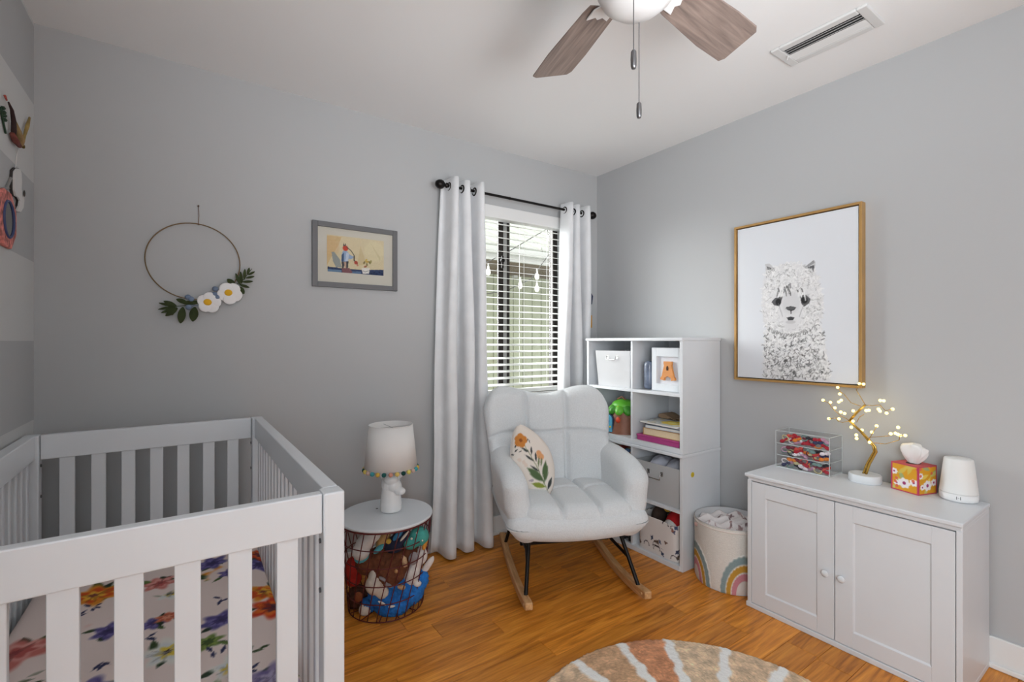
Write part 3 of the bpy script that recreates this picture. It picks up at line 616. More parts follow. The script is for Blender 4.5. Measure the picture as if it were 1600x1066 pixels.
for i in range(50): P.ell(rs.uniform(0, .19), rs.uniform(0, .25), rs.uniform(.006, .02), rs.uniform(.005, .014), rs.uniform(0, 3), rs.choice([(170, 180, 186), (226, 224, 214), (120, 140, 150), (230, 200, 120)]), .8)
P.ell(.095, .09, .06, .07, 0, (232, 204, 70), 1, .2, .1, 7); P.ell(.095, .09, .03, .03, 0, (240, 226, 130))
bk = thing('picture_book', 'thin picture book with yellow and grey cover on top of the stack', 'book', (2.245, 1.708, z), 'books stacked flat in the near cube', R(-3))
M().rbox((.185, .255, .008), .002, c=(0, 0, .0045)).build('body', WPAGE, bk, world=False); M().grid(np.stack([P.X - .095, P.Y - .125, np.full_like(P.X, .0092)], 2)).build('cover_print', printed('cover_print', .4), bk, world=False, colors=P.colors()); z += .0098
o = M().rbox((.1, .15, .02), .009, warp=lambda p: p + np.stack([0 * p[:, 0], 0 * p[:, 0], .012 * np.sin(p[:, 1] * 40) * (p[:, 2] > 0)], 1), c=(2.36, 1.76, z + .012)).build('brown_paper_bundle', mat('brown_paper', (150, 124, 98), .8, var=.15, scale=20), smooth=True); tag(o, 'crumpled brown paper bundle lying behind the picture books', 'paper')
# upright books in the lower far cube
bx = 1.905; cols = [((120, 92, 70), 'brown'), ((60, 92, 130), 'blue'), ((196, 170, 120), 'tan'), ((150, 60, 50), 'dark red'), ((86, 70, 60), 'dark brown'), ((90, 124, 96), 'green'), ((206, 196, 180), 'cream'), ((70, 64, 84), 'violet-grey'), ((176, 130, 80), 'ochre')]
hs = [.24, .255, .23, .262, .25, .24, .258, .235, .25]
for i, (c, nm) in enumerate(cols):
    wd = .026 + .008 * ((i * 7) % 3); zb = SHF['bu'] + .001
    t = thing('upright_book', '%s upright book in the row behind the chair back, %s from the divider' % (nm, ['first', 'second', 'third', 'fourth', 'fifth', 'sixth', 'seventh', 'eighth', 'ninth'][i]), 'book', (2.27, bx + wd / 2, zb), 'upright books in the lower far cube')
    M().box((2.17, bx, zb), (2.38, bx + wd - .001, zb + hs[i])).build('cover', mat('book_cover_%d' % i, c, .6, var=.1, scale=30), t, bevel=.002); M().box((2.178, bx + .003, zb + hs[i] - .002), (2.372, bx + wd - .004, zb + hs[i] + .0005)).build('pages', PAGE, t); bx += wd + .0005
# toy car glimpsed in the bottom far cube
tc_ = thing('toy_car', 'small black toy car at the front of the bottom far cube', 'toy', (2.2, 1.945, SHF['bl'])); zb = SHF['bl']
M().rbox((.09, .05, .03), .01, c=(2.2, 1.945, zb + .033)).rbox((.05, .042, .025), .01, c=(2.205, 1.945, zb + .056)).build('body', mat('black_toy', (36, 36, 40), .4), tc_, smooth=True)
for a, b in ((-.028, -.024), (.028, -.024), (-.028, .024), (.028, .024)): M().lathe([(.014, -.005), (.014, .005)], 14, (2.2 + a, 1.945 + b, zb + .0145), 'y').build('wheel', mat('rubber', (24, 24, 24), .7), tc_)
# patterned soft bin with a red toy
pb = thing('patterned_bin', 'soft white bin printed with animals and rainbows in the bottom near cube', 'bin', (2.27, 1.722, SHF['bl'])); zb = SHF['bl'] + .001
bw, bd, bh = .288, .26, .2; per = 2 * (bw + bd); P = Paint(per, bh, 260, 60, (226, 220, 216)); rs = random.Random(8)
for i in range(95):
    x, y_ = rs.uniform(0, per), rs.uniform(.01, bh); k = i % 4
    if k == 0:
        for a in np.linspace(0, math.pi, 9): P.ell(x + .02 * math.cos(a), y_ + .02 * math.sin(a), .0035, c=(58, 50, 52), op=.9)
    elif k == 1: P.ell(x, y_, .014, .009, rs.uniform(0, 3), rs.choice([(58, 66, 92), (70, 84, 116)]), 1, .2, .25, 4)
    elif k == 2: P.ell(x, y_, .011, .008, rs.uniform(0, 3), rs.choice([(120, 90, 78), (150, 104, 92), (92, 76, 64)]), 1, .2, .3, 3)
    else: P.line([(x, y_), (x + .02, y_ - .006)], .0025, (170, 160, 164))
e = .28; aa_ = np.linspace(0, 2 * math.pi, 4001); ex_ = np.sign(np.cos(aa_)) * np.abs(np.cos(aa_)) ** e * bd / 2; ey_ = np.sign(np.sin(aa_)) * np.abs(np.sin(aa_)) ** e * bw / 2
cum = np.concatenate([[0], np.cumsum(np.hypot(np.diff(ex_), np.diff(ey_)))]); ang = np.interp(P.X / per * cum[-1], cum, aa_)
px_ = np.sign(np.cos(ang)) * np.abs(np.cos(ang)) ** e * bd / 2; py_ = np.sign(np.sin(ang)) * np.abs(np.sin(ang)) ** e * bw / 2
o = M().grid(np.stack([2.288 + px_ * (1 + .04 * P.Y / bh), 1.722 + py_ * (1 - .03 * np.sin(P.Y / bh * 3)), zb + P.Y + .008 * np.sin(ang * 3) * P.Y / bh], 2)).build('body', printed('animal_print', .85, .1, 300), pb, smooth=True, colors=P.colors()); o.modifiers.new('t', 'SOLIDIFY').thickness = .003
M().box((2.17, 1.59, zb), (2.405, 1.855, zb + .004)).build('base', FAB, pb)
rt = thing('red_plush_toy', 'red plush toy with white belly and yellow ear in the patterned bin', 'toy', (2.27, 1.67, zb + .02)); REDP = mat('red_plush', (196, 28, 34), .85, bump=.3, bscale=300)
remesh(M().ball((2.27, 1.655, zb + .16), (.075, .075, .085), 20, 14).ball((2.27, 1.69, zb + .07), (.06, .06, .06)).build('body', REDP, rt), .006)
o = M().ball((2.212, 1.665, zb + .155), (.03, .05, .045), 16, 12).build('white_belly', mat('white_plush', (226, 222, 218), .9, bump=.3, bscale=300), rt, smooth=True)
M().ball((2.192, 1.665, zb + .15), (.02, .034, .022), 14, 10).build('tan_muzzle', mat('tan_plush', (180, 150, 96), .9), rt, smooth=True)
M().ball((2.27, 1.765, zb + .245), (.018, .035, .016), 14, 10, (R(-20), 0, 0)).ball((2.27, 1.735, zb + .23), (.016, .022, .02)).build('yellow_ear', mat('yellow_plush', (224, 178, 64), .9), rt, smooth=True)
o = M().ball((2.3, 1.815, zb + .15), (.06, .035, .07), 16, 12).build('brown_plush_toy', mat('dark_brown_plush', (74, 58, 50), .95, bump=.5, bscale=200), smooth=True); tag(o, 'dark brown plush lump behind the red toy in the patterned bin', 'toy')

# ------------------------------------------------------------------ rainbow basket
kb = thing('storage_basket', 'round cream fabric basket with tufted rainbows beside the white cabinet', 'basket', (2.288, 1.366, 0)); br, bh = .168, .312
P = Paint(2 * math.pi * br, bh, 420, 130, (224, 220, 213)); P.speckle(.012); bands = [((138, 158, 160), 1.0), ((224, 220, 213), .80), ((198, 150, 62), .76), ((224, 220, 213), .585), ((206, 138, 148), .54), ((226, 218, 212), .35)]
def ang_of(u, v):
    d = ray(u, v); ox, oy = -2.288, -1.366; a = d.x ** 2 + d.y ** 2; b = 2 * (ox * d.x + oy * d.y); c = ox * ox + oy * oy - br * br; t = (-b - math.sqrt(max(0, b * b - 4 * a * c))) / (2 * a); return math.atan2(d.y * t + oy, d.x * t + ox) % (2 * math.pi)
a1 = ang_of(1127, 915) + .62; a0 = ang_of(1108, 900) - .62; rads = .108
for ac in (a0, a1, a0 - (a1 - a0), a1 + 1.3, a1 + 2.4):
    for c, k in bands:
        for dx in (-2 * math.pi * br, 0, 2 * math.pi * br):
            P.ell((ac % (2 * math.pi)) * br + dx, .012, rads * k, .178 * k, 0, c, 1, .06, .012 if c[0] < 220 else 0, 31)
ang = P.X / br; hgt = P.Y / bh; rr = br * (.985 + .02 * hgt) + .002 * np.sin(hgt * 40) * 0
dd = np.abs(P.C - np.array((224, 220, 213))).sum(2); rr = rr + .004 * np.clip(dd / 40, 0, 1) * (.7 + .3 * RNG.rand(*dd.shape))
rr = rr * (1 - .03 * np.exp(-hgt * 30))
o = M().grid(np.stack([2.288 + rr * np.cos(ang), 1.366 + rr * np.sin(ang), .002 + P.Y], 2)).build('body', printed('tufted_print', .95, .4, 260), kb, smooth=True, colors=P.colors())
prof = [(br * .96, .002), (br * .96, .008), (.01, .008), (.0, .008)]; M().lathe([(0, .002), (br * .97, .002), (br * .97, .008), (0, .009)], 40, (2.288, 1.366, 0)).build('base', FAB, kb)
M().tube([(2.288 + br * 1.004 * math.cos(a), 1.366 + br * 1.004 * math.sin(a), bh - .012) for a in np.linspace(0, 2 * math.pi, 49)[:-1]], .0035, 8, True).build('rim_piping', mat('cream_piping', (228, 216, 208), .8), kb, smooth=True)
o = M().lathe([(br * 1.0, bh + .002), (br * .985, bh + .003), (br * .975, bh - .1), (br * .95, .02)], 48, (2.288, 1.366, 0), caps=False).build('lining', FAB, kb, smooth=True)
M().rbox((.012, .03, .018), .005, c=(2.15, 1.46, bh - .03)).build('handle_tab', mat('pink_tab', (212, 176, 168), .8), kb, smooth=True)
P = Paint(.315, .315, 110, 110, (226, 218, 216)); rs = random.Random(4)
for i in range(60): P.ell(rs.uniform(0, .32), rs.uniform(0, .32), rs.uniform(.005, .018), rs.uniform(.003, .008), rs.uniform(0, 3), rs.choice([(150, 120, 118), (120, 98, 98), (196, 170, 166), (176, 150, 148)]), .9, .3, .3, 4)
rX, rY = P.X - .1575, P.Y - .1575; k = np.maximum(1e-6, np.hypot(rX, rY)); sq = np.maximum(np.abs(rX), np.abs(rY)) / k; rX, rY = rX * sq, rY * sq; rho = np.hypot(rX, rY)
zc = bh - .024 + .02 * np.sin(rX * 55 + 1) * np.sin(rY * 48) + .014 * np.sin(rX * 90 + rY * 60) - .012 * (rho / .16) ** 4
o = M().grid(np.stack([2.288 + rX, 1.366 + rY, zc], 2)).build('printed_blanket', printed('blanket_print', .9), None, smooth=True, colors=P.colors()); tag(o, 'crumpled white and mauve printed blanket inside the rainbow basket', 'blanket'); o.modifiers.new('t', 'SOLIDIFY').thickness = .004

# ------------------------------------------------------------------ rug
rgx, rgy, rgr = 1.237, .757, .588
rug = thing('round_rug', 'round shag rug with white wavy rays over tan and terracotta wedges', 'rug', (rgx, rgy, 0))
nA, nR = 420, 130; A, Q = np.meshgrid(np.linspace(0, 2 * math.pi, nA + 1)[:-1], np.linspace(.002, 1, nR)); ox, oy = on_z(1105, 1190, 0)[:2]
gx, gy = rgx + rgr * Q * np.cos(A), rgy + rgr * Q * np.sin(A)
hub = np.array((rgx, rgy)); ra = np.arctan2(gy - hub[1], gx - hub[0]); rd = np.hypot(gx - hub[0], gy - hub[1])
edges = []
for (u, v, u2, v2) in ((893, 1030, 950, 1066), (969, 1007, 1012, 1066), (1042, 1001, 1072, 1066), (1132, 1013, 1131, 1066), (1224, 1044, 1213, 1066)):
    p = on_z(u, v, .02); edges.append(math.atan2(p.y - hub[1], p.x - hub[0]))
edges = sorted(edges); step = (edges[-1] - edges[0]) / 4
while edges[-1] + step < edges[0] + 2 * math.pi - .2: edges.append(edges[-1] + step)
tones = [(226, 196, 164), (214, 152, 114), (230, 202, 170), (210, 170, 134), (234, 208, 174), (218, 160, 122)]
Cc = np.zeros(ra.shape + (3,)); rel = (ra - edges[0]) % (2 * math.pi); es = np.array([(e_ - edges[0]) for e_ in edges]); idx_ = np.searchsorted(es, rel, side='right') - 1
ton = np.array([tones[k % 6] for k in ((0, 2, 1, 3, 0) + (4, 1, 2, 3, 5, 0, 2, 4, 3, 1)[:max(0, len(edges) - 6)] + (1,))[:len(edges)]]); Cc = ton[idx_ % len(ton)].astype(float)
nz = sum(np.sin(gx * f1 + p1) * np.sin(gy * f2 + p2) for f1, f2, p1, p2 in RNG.uniform(0, 1, (6, 4)) * np.array([90, 90, 6, 6]) + np.array([15, 15, 0, 0])); Cc *= (1 + .035 * nz[..., None]) * (1 + .06 * RNG.randn(*ra.shape, 1))
wob = .0035 * np.sin(rd * 60) + .003 * np.sin(rd * 101 + 2); isray = np.zeros(ra.shape)
for e_ in edges:
    da = (ra - e_ + math.pi) % (2 * math.pi) - math.pi; dist = np.abs(rd * np.sin(da) + wob); wd = .0185 + .003 * np.sin(rd * 37 + e_ * 9); isray = np.maximum(isray, np.clip((wd - dist) / .006 + .5, 0, 1) * (np.abs(da) < 1))
Cc = Cc * (1 - isray[..., None]) + np.array((250, 248, 244)) * isray[..., None]
cl = np.clip(Cc / 255, 0, 1); cl = np.where(cl <= .04045, cl / 12.92, ((cl + .055) / 1.055) ** 2.4)
zt = .016 + .004 * RNG.rand(*ra.shape) + .002 * isray; ed = np.clip((1 - Q) / .02, 0, 1); zt = zt * np.sqrt(np.clip(ed, .0, 1)) + .0015
jit = 1 + (Q > .98) * .004 * RNG.randn(*ra.shape)
M().grid(np.stack([rgx + rgr * Q * jit * np.cos(A), rgy + rgr * Q * jit * np.sin(A), zt], 2), True).build('pile', printed('shag_pile', 1, .8, 350), rug, smooth=True, colors=np.concatenate([cl, np.ones(ra.shape + (1,))], 2))
M().lathe([(0, .0006), (rgr * .995, .0006), (rgr * .995, .003), (0, .003)], 80, (rgx, rgy, 0)).build('backing', mat('rug_backing', (190, 170, 150), .9), rug)
#@@PART2
# ------------------------------------------------------------------ rocking chair
BOU = mat('white_boucle', (222, 225, 227), .95, var=.05, scale=160, bump=.9, bscale=190, sheen=.2)
ASH = grain('pale_oak', (186, 136, 88), (222, 176, 124), 1, .45)
ch_ = thing('rocking_chair', 'white boucle wingback rocking chair on pale wood rockers', 'rocking chair', (1.65, 1.928, 0), rotz=R(-24.8))
def groove(d, w): return np.exp(-(d / w) ** 2)
def seat_warp(p):
    q = p.copy(); x, y, z = p.T; top = np.clip(z / .06, 0, 1); f = .5 * (1 - np.cos(np.clip((x + .27) / .54, 0, 1) * 2 * math.pi * 1))
    bul = .018 * np.clip(1 - (np.abs(((x + .27) / .18) % 1 - .5) * 2) ** 3, 0, 1); cut = groove(np.abs(x) - .09, .009) + .8 * groove(y + .02, .009)
    q[:, 2] = z + top * (bul * np.clip(1 - (y / .31) ** 4, 0, 1) - .022 * np.clip(cut, 0, 1)) - .03 * (y > 0) * (y / .3) * top * .8
    q[:, 1] = y - .03 * np.cos(np.clip(x / .27, -1, 1) * math.pi / 2) * (y < -.1) * np.clip((-y - .1) / .2, 0, 1)
    return q
M().rbox((.55, .58, .16), .055, 54, 5, seat_warp, (0, -.03, .365)).build('seat', BOU, ch_, smooth=True, world=False)
def base_warp(p):
    q = p.copy(); x, y, z = p.T
    q[:, 1] = y - .035 * np.cos(np.clip(x / .35, -1, 1) * math.pi / 2) * np.clip((-y) / .28, 0, 1)
    q[:, 0] = x * (1 - .06 * np.clip(-z / .06, 0, 1)) ; q[:, 2] = z + .015 * np.abs(x / .35) ** 2.5 * (z < 0)
    return q
M().rbox((.70, .65, .13), .06, 14, 5, base_warp, (0, -.005, .35)).build('seat_base', BOU, ch_, smooth=True, world=False)
def back_warp(p):
    q = p.copy(); x, y, z = p.T; t = (z + .31) / .62; h = .31 + .065 * np.clip(t, 0, 1); xs = x / .35
    front = np.clip(-y / .05, 0, 1)
    cut = groove(np.abs(x) - .115, .009) + groove(z - .085, .009)
    bul = .016 * np.clip(1 - (np.abs(((x + .345) / .23) % 1 - .5) * 2) ** 3, 0, 1)
    q[:, 1] = y - front * (bul - .026 * np.clip(cut, 0, 1)) + .12 * (t - .3) - .13 * np.abs(xs) ** 2.6 * (.35 + .65 * np.clip(1.15 - t * .55, 0, 1))
    q[:, 0] = xs * h
    ax_ = np.abs(np.clip(xs, -1, 1)); top = .05 * np.sin(np.clip(ax_ / .68, 0, 1) * math.pi / 2) ** 2 - .11 * np.clip((ax_ - .68) / .32, 0, 1) ** 2.3 - .018
    q[:, 2] = z + np.clip((t - .35) / .65, 0, 1) ** 2 * top
    return q
M().rbox((.70, .11, .62), .05, 64, 6, back_warp, (-.035, .24, .615)).build('backrest', BOU, ch_, smooth=True, world=False)
for sg in (-1, 1):
    def arm_warp(p, sg=sg):
        q = p.copy(); x, y, z = p.T; f = np.clip((-y + .02) / .26, 0, 1)
        q[:, 2] = z - np.clip((z + .19) / .37, 0, 1) * (.05 * f ** 3) + .02 * np.clip(y / .25, 0, 1)
        q[:, 0] = x + sg * (.03 * np.clip((z + .1) / .3, 0, 1) - .035 * np.clip((-z) / .19, 0, 1)) - sg * .02 * f - sg * .03 * np.clip((y - .1) / .15, 0, 1)
        q[:, 1] = y - .02 * np.clip(-z / .19 + .3, 0, 1) * (y < 0)
        return q
    M().rbox((.125, .53, .35), .06, 14, 6, arm_warp, (sg * .30, -.035, .452)).build('armrest', BOU, ch_, smooth=True, world=False)
    # bent wooden rocker
    pts = np.linspace(-.44, .36, 30); g = M(); xr = sg * .275; hh = .042; wd = .034; prof = []
    zf = lambda y_: (y_ + .02) ** 2 / (2 * 1.8)
    vs = []; fs = []
    for i, y_ in enumerate(pts):
        e = .5 if i in (0, 29) else 1
        for (a, b) in ((-1, 0), (1, 0), (1, 1), (-1, 1)): vs.append((xr + a * wd / 2, y_, zf(y_) + hh * (b if e == 1 else .12 + .76 * b)))
    for i in range(29):
        for j in range(4): fs.append((i * 4 + j, i * 4 + (j + 1) % 4, (i + 1) * 4 + (j + 1) % 4, (i + 1) * 4 + j))
    fs += [(3, 2, 1, 0), tuple(116 + j for j in range(4))]
    g.add(vs, fs); rk = g.build('rocker', ASH, ch_, smooth='auto', world=False, bevel=.005)
    M().lathe([(.006, -.019), (.006, .019)], 12, (xr, -.405, zf(-.405) + .022), 'x').build('plug', mat('light_plug', (226, 186, 136), .5), rk, world=False)
    lf = (sg * .225, -.20, .30); bf = (xr - sg * .004, -.345, zf(-.345) + .035); lb = (sg * .225, .16, .30); bb = (xr - sg * .004, .26, zf(.26) + .03)
    for a, b in ((lf, bf), (lb, bb)):
        M().tube([a, b], .0095, 12).build('leg', BLACK, ch_, smooth='auto', world=False)
    k = .53; pf = Vector(lf).lerp(Vector(bf), k); pb_ = Vector(lb).lerp(Vector(bb), k)
    M().tube([pf, pf.lerp(pb_, .25) + Vector((-sg * .02, 0, .02)), pf.lerp(pb_, .75) + Vector((-sg * .02, 0, .02)), pb_], .008, 10).build('side_stretcher', BLACK, ch_, smooth='auto', world=False)
M().box((-.24, -.045, .163), (.24, -.02, .183)).build('cross_stretcher', BLACK, ch_, world=False, bevel=.003)

# ------------------------------------------------------------------ leaf-shaped pillow on the chair
def pillow():
    h, w = .34, .215; n, k = 90, 56
    P = Paint(w, h, k, n, (232, 222, 212)); L = lambda x, y: (w / 2 + x, y)
    OR, OR2 = (206, 132, 62), (224, 162, 112); G, G2, DK = (84, 106, 70), (138, 150, 62), (58, 62, 62)
    P.line([L(.012, .02), L(.0, .14), L(-.02, .25)], .004, (150, 156, 120))
    for dx, dy, r in ((-.035, .285, .017), (-.012, .275, .018), (-.03, .262, .017), (-.045, .27, .015), (-.02, .293, .015)): P.ell(*L(dx, dy), r, c=OR, soft=.2)
    P.ell(*L(-.027, .277), .008, c=(150, 84, 40))
    for dx, dy, r in ((.035, .195, .014), (.04, .178, .014), (.03, .182, .012)): P.ell(*L(dx, dy), r, c=OR2, soft=.25)
    P.leaf(*L(.008, .075), .10, .034, R(125), G); P.leaf(*L(.01, .07), .095, .03, R(62), G); P.leaf(*L(.01, .05), .075, .022, R(150), G2); P.leaf(*L(.014, .035), .06, .018, R(45), DK)
    for a, b, ln, an, c in ((.004, .12, .055, 130, DK), (-.004, .17, .055, 128, DK), (-.012, .215, .045, 130, DK), (-.006, .2, .04, 65, DK), (.004, .165, .045, 70, DK), (.004, .14, .05, 60, (124, 134, 100)), (.02, .14, .04, 60, (124, 134, 100))): P.leaf(*L(a, b), ln, .010, R(an), c)
    for dx, dy in ((-.07, .2), (-.05, .17), (-.055, .185)): P.ell(*L(dx, dy), .009, c=(226, 204, 188), op=.8)
    for dx, dy, an in ((-.075, .24, 20), (-.068, .25, 60), (-.06, .235, -10), (-.08, .228, 160), (.0, .262, 40), (.008, .25, 70)): P.leaf(*L(dx, dy), .018, .005, R(an), DK)
    P.ell(*L(-.05, .1), .012, .006, R(-15), (176, 164, 168))
    s_, t_ = np.meshgrid(np.linspace(-1, 1, k), np.linspace(0, 1, n))
    half = w / 2 * np.clip(np.sin(math.pi * np.clip(t_ * .98 + .01, 0, 1)) ** .62, .02, 1) * (1 - .12 * np.clip((t_ - .6) / .4, 0, 1))
    X_ = s_ * half; Z_ = t_ * h
    # resample the print at the real position
    ii = np.clip(((X_ + w / 2) / w * (k - 1)).round().astype(int), 0, k - 1); jj = np.clip((t_ * (n - 1)).round().astype(int), 0, n - 1); C = P.colors()[jj, ii]
    bul = .05 * np.sqrt(np.clip(1 - s_ ** 2, 0, 1)) ** .8 * np.sin(math.pi * np.clip(t_ * .96 + .02, 0, 1)) ** .5
    return X_, Z_, bul, C
X_, Z_, bul, C = pillow()
pl = thing('leaf_pillow', 'cream leaf-shaped pillow printed with orange flowers and green leaves on the chair', 'pillow', (0, 0, 0))
pl.location = Matrix.Translation(ch_.location) @ Euler((0, 0, R(-24.8))).to_matrix().to_4x4() @ Vector((-.105, -.055, .405))
pl.rotation_euler = (R(-16), R(-17), R(-14)); pl.scale = (1.04, 1, 1.17)
M().grid(np.stack([X_, -bul, Z_], 2)).build('front', printed('pillow_print', .85, .1, 300), pl, smooth=True, colors=C, world=False)
M().grid(np.stack([X_[:, ::-1], bul * .8 + .0004, Z_], 2)).build('back', mat('blush_cotton', (222, 204, 190), .9), pl, smooth=True, world=False)
ol = [(X_[j, 0], 0, Z_[j, 0]) for j in range(X_.shape[0])] + [(X_[j, -1], 0, Z_[j, -1]) for j in range(X_.shape[0] - 1, -1, -1)]
M().tube(ol[::3], .0025, 6, True).build('piping', mat('cream_piping', (228, 216, 208), .8), pl, smooth=True, world=False)

# ------------------------------------------------------------------ wire basket side table
tx, ty, tz, tr, trb = .762, 2.15, .42, .212, .168
st = thing('side_table', 'round white-topped side table with dark red wire basket base', 'side table', (tx, ty, 0))
WIRE = mat('dark_red_wire', (96, 32, 34), .4, .2)
M().lathe([(0, tz - .012), (tr - .003, tz - .012), (tr, tz - .009), (tr, tz - .003), (tr - .003, tz), (0, tz)], 64, (tx, ty, 0)).build('table_top', WHITE, st, smooth='auto')
M().lathe([(.0, tz + .0003), (.006, tz + .0003), (.006, tz + .001)], 12, (on_z(589, 795, tz)[0], on_z(589, 795, tz)[1], 0)).build('grip_hole', mat('dark_hole', (90, 90, 90), .8), st)
def ring(r, z, n=48): return [(tx + r * math.cos(2 * math.pi * i / n), ty + r * math.sin(2 * math.pi * i / n), z) for i in range(n)]
rad = lambda z: trb + (tr - .006 - trb) * z / (tz - .014)
M().tube(ring(tr - .004, tz - .016), .004, 8, True).build('top_ring', WIRE, st, smooth=True)
for z in (.006, .085, .165, .245, .325):
    M().tube(ring(rad(z), z), .0023, 6, True).build('wire_ring', WIRE, st, smooth=True)
for i in range(26):
    a = 2 * math.pi * i / 26; pts = []
    for z in np.linspace(.006, tz - .016, 7):
        aa = a + .55 * (z / tz); pts.append((tx + rad(z) * math.cos(aa), ty + rad(z) * math.sin(aa), z))
    M().tube(pts, .0022, 6).build('upright_wire', WIRE, st, smooth=True)
for i in range(6):
    a = math.pi * i / 6; M().tube([(tx + trb * math.cos(a), ty + trb * math.sin(a), .004 + .0003 * i), (tx - trb * math.cos(a), ty - trb * math.sin(a), .004 + .0003 * i)], .0022, 6).build('base_wire', WIRE, st)

# soft toys kept in the basket
rv, fv = Vector((RX, RY, 0)), Vector((FX, FY, 0)); TC = Vector((tx, ty, 0))
def tp(u, v, b=0):
    """point at pixel (u,v), b metres behind the table axis as seen from the camera"""
    dep = TC.dot(fv) + b; return fv * dep + rv * ((u - 800) / FPX * dep) + Vector((0, 0, CZ - (v - HOR) / FPX * dep))
def plush(name, label, parts, base, cat='toy', vox=.006, noise=.006, ns=.012):
    """parts: list of (part name, material, [(u, v, b, rx, ry, rz, rot)])"""
    t = thing(name, label, cat, base, 'soft toys in the wire basket')
    for nm, m_, balls in parts:
        g = M()
        for (u, v, b, rx_, ry__, rz__, rt_) in balls: g.ball(tp(u, v, b), (rx_, ry__, rz__), 18, 12, (0, R(rt_), -YAW))
        o = g.build(nm, m_, t, smooth=True)
        if nm in ('body', 'limb', 'ear'): remesh(o, vox, 4, noise, ns)
    return t
pm = lambda n, c, v=.18: mat(n, c, .95, var=v, scale=60, bump=.8, bscale=160)
BLU = pm('blue_fur', (36, 112, 190), .3); BRO = pm('brown_fur', (112, 64, 40), .3); CRE = pm('cream_plush', (226, 214, 200), .08); GRY = pm('grey_plush', (150, 142, 144), .1)
plush('blue_plush', 'shaggy blue soft toy lying at the bottom of the wire basket', [
    ('body', BLU, [(612, 942, -.07, .085, .06, .062, 0), (640, 928, -.05, .07, .055, .05, -25), (592, 930, -.08, .05, .045, .05, 0), (657, 908, -.035, .035, .03, .055, 20), (622, 915, -.06, .06, .05, .045, 0)]),
    ('muzzle', CRE, [(570, 953, -.105, .027, .02, .026, 0)]), ('limb', BLU, [(575, 945, -.085, .036, .032, .034, 0)]),
    ('fabric_label', mat('white_label', (232, 228, 222), .8), [(597, 943, -.142, .02, .003, .006, 28), (612, 948, -.138, .016, .003, .005, -10)])], tp(612, 965, -.05), noise=.012, ns=.008)
plush('brown_plush', 'brown furry soft toy with cream ears in the middle of the basket', [
    ('body', BRO, [(608, 893, -.08, .075, .06, .065, 0), (595, 872, -.05, .07, .06, .05, 0), (622, 880, -.06, .05, .05, .06, 0), (573, 880, -.07, .05, .05, .05, 0), (640, 862, -.02, .045, .05, .04, 0)]),
    ('ear', pm('tan_plush2', (196, 160, 124)), [(632, 877, -.125, .014, .012, .03, -12), (627, 918, -.128, .022, .012, .012, 8)]), ('eye', mat('amber_eye', (190, 140, 90), .3), [(619, 893, -.152, .008, .006, .009, 0)])], tp(605, 925, -.02), noise=.01)
plush('cream_plush', 'cream soft toy with grey ears above the blue toy', [
    ('body', CRE, [(585, 914, -.12, .04, .04, .042, 0), (588, 900, -.09, .035, .04, .04, 0), (597, 925, -.11, .03, .03, .03, 0)]), ('ear', GRY, [(598, 905, -.155, .022, .01, .008, 30), (607, 915, -.15, .024, .01, .008, 25)])], tp(585, 935, -.03), noise=.004)
plush('white_plush', 'white and turquoise soft toy with a long oval snout under the table top', [
    ('body', pm('white_plush_fur', (230, 228, 226), .05), [(572, 846, -.10, .05, .04, .035, -30), (564, 862, -.11, .04, .035, .038, -30), (582, 838, -.10, .04, .04, .03, -30)]), ('trim', pm('turquoise_trim', (96, 186, 200)), [(565, 870, -.095, .034, .026, .03, -30), (592, 858, -.1, .03, .02, .012, -40)])], tp(570, 875, -.03), noise=.002)
plush('red_plush', 'red soft toy pressed against the left side of the wire basket', [('body', pm('red_plush_fur', (184, 44, 36), .1), [(553, 888, -.05, .04, .045, .055, 0), (553, 905, -.05, .035, .04, .03, 0)])], tp(553, 915, 0), noise=.002)
plush('dark_brown_plush', 'dark brown curly soft toy at the lower left of the basket', [('body', pm('dark_brown_fur', (84, 50, 36), .3), [(558, 932, -.05, .045, .05, .05, 0), (552, 955, -.03, .03, .04, .03, 0)]), ('muzzle', pm('rust_plush', (150, 84, 50)), [(560, 933, -.1, .02, .012, .022, 0)])], tp(555, 960, 0), noise=.012)
plush('white_rabbit_plush', 'white long-limbed soft toy poking a paw out of the basket on the right', [
    ('body', pm('ivory_plush', (224, 214, 208), .06), [(644, 898, -.055, .035, .035, .05, 20), (650, 880, -.04, .03, .03, .04, 10), (658, 868, -.02, .03, .03, .04, 0)]), ('limb', pm('ivory_plush', (224, 214, 208), .06), [(668, 884, -.03, .016, .016, .055, 35), (652, 912, -.07, .02, .016, .016, 0)]), ('trim', GRY, [(646, 873, -.085, .022, .012, .03, 15)])], tp(648, 915, 0), noise=.002)
plush('teal_plush', 'teal soft toy with pale spots at the upper right of the basket', [
    ('body', pm('teal_plush_fur', (72, 158, 148), .12), [(655, 838, -.06, .045, .04, .045, 15), (642, 848, -.07, .035, .035, .03, 0)]), ('spot', CRE, [(643, 842, -.112, .005, .004, .005, 0), (651, 833, -.106, .004, .004, .004, 0), (660, 845, -.105, .004, .004, .004, 0)]), ('trim', pm('orange_trim', (216, 150, 62)), [(664, 848, -.06, .012, .02, .035, 12)])], tp(650, 865, 0), noise=.002)
plush('navy_plush', 'navy and blue striped soft toy under the middle of the table top', [
    ('body', pm('navy_plush_fur', (34, 38, 62), .2), [(615, 852, -.08, .045, .04, .035, 0), (625, 840, -.07, .05, .04, .03, -30)]), ('trim', pm('blue_trim', (58, 128, 176)), [(622, 836, -.115, .012, .01, .034, 40)]), ('trim', pm('yellow_trim', (220, 176, 72)), [(607, 846, -.115, .012, .012, .012, 0)]), ('trim', CRE, [(632, 838, -.112, .006, .008, .03, 40)])], tp(618, 870, 0), noise=.002)
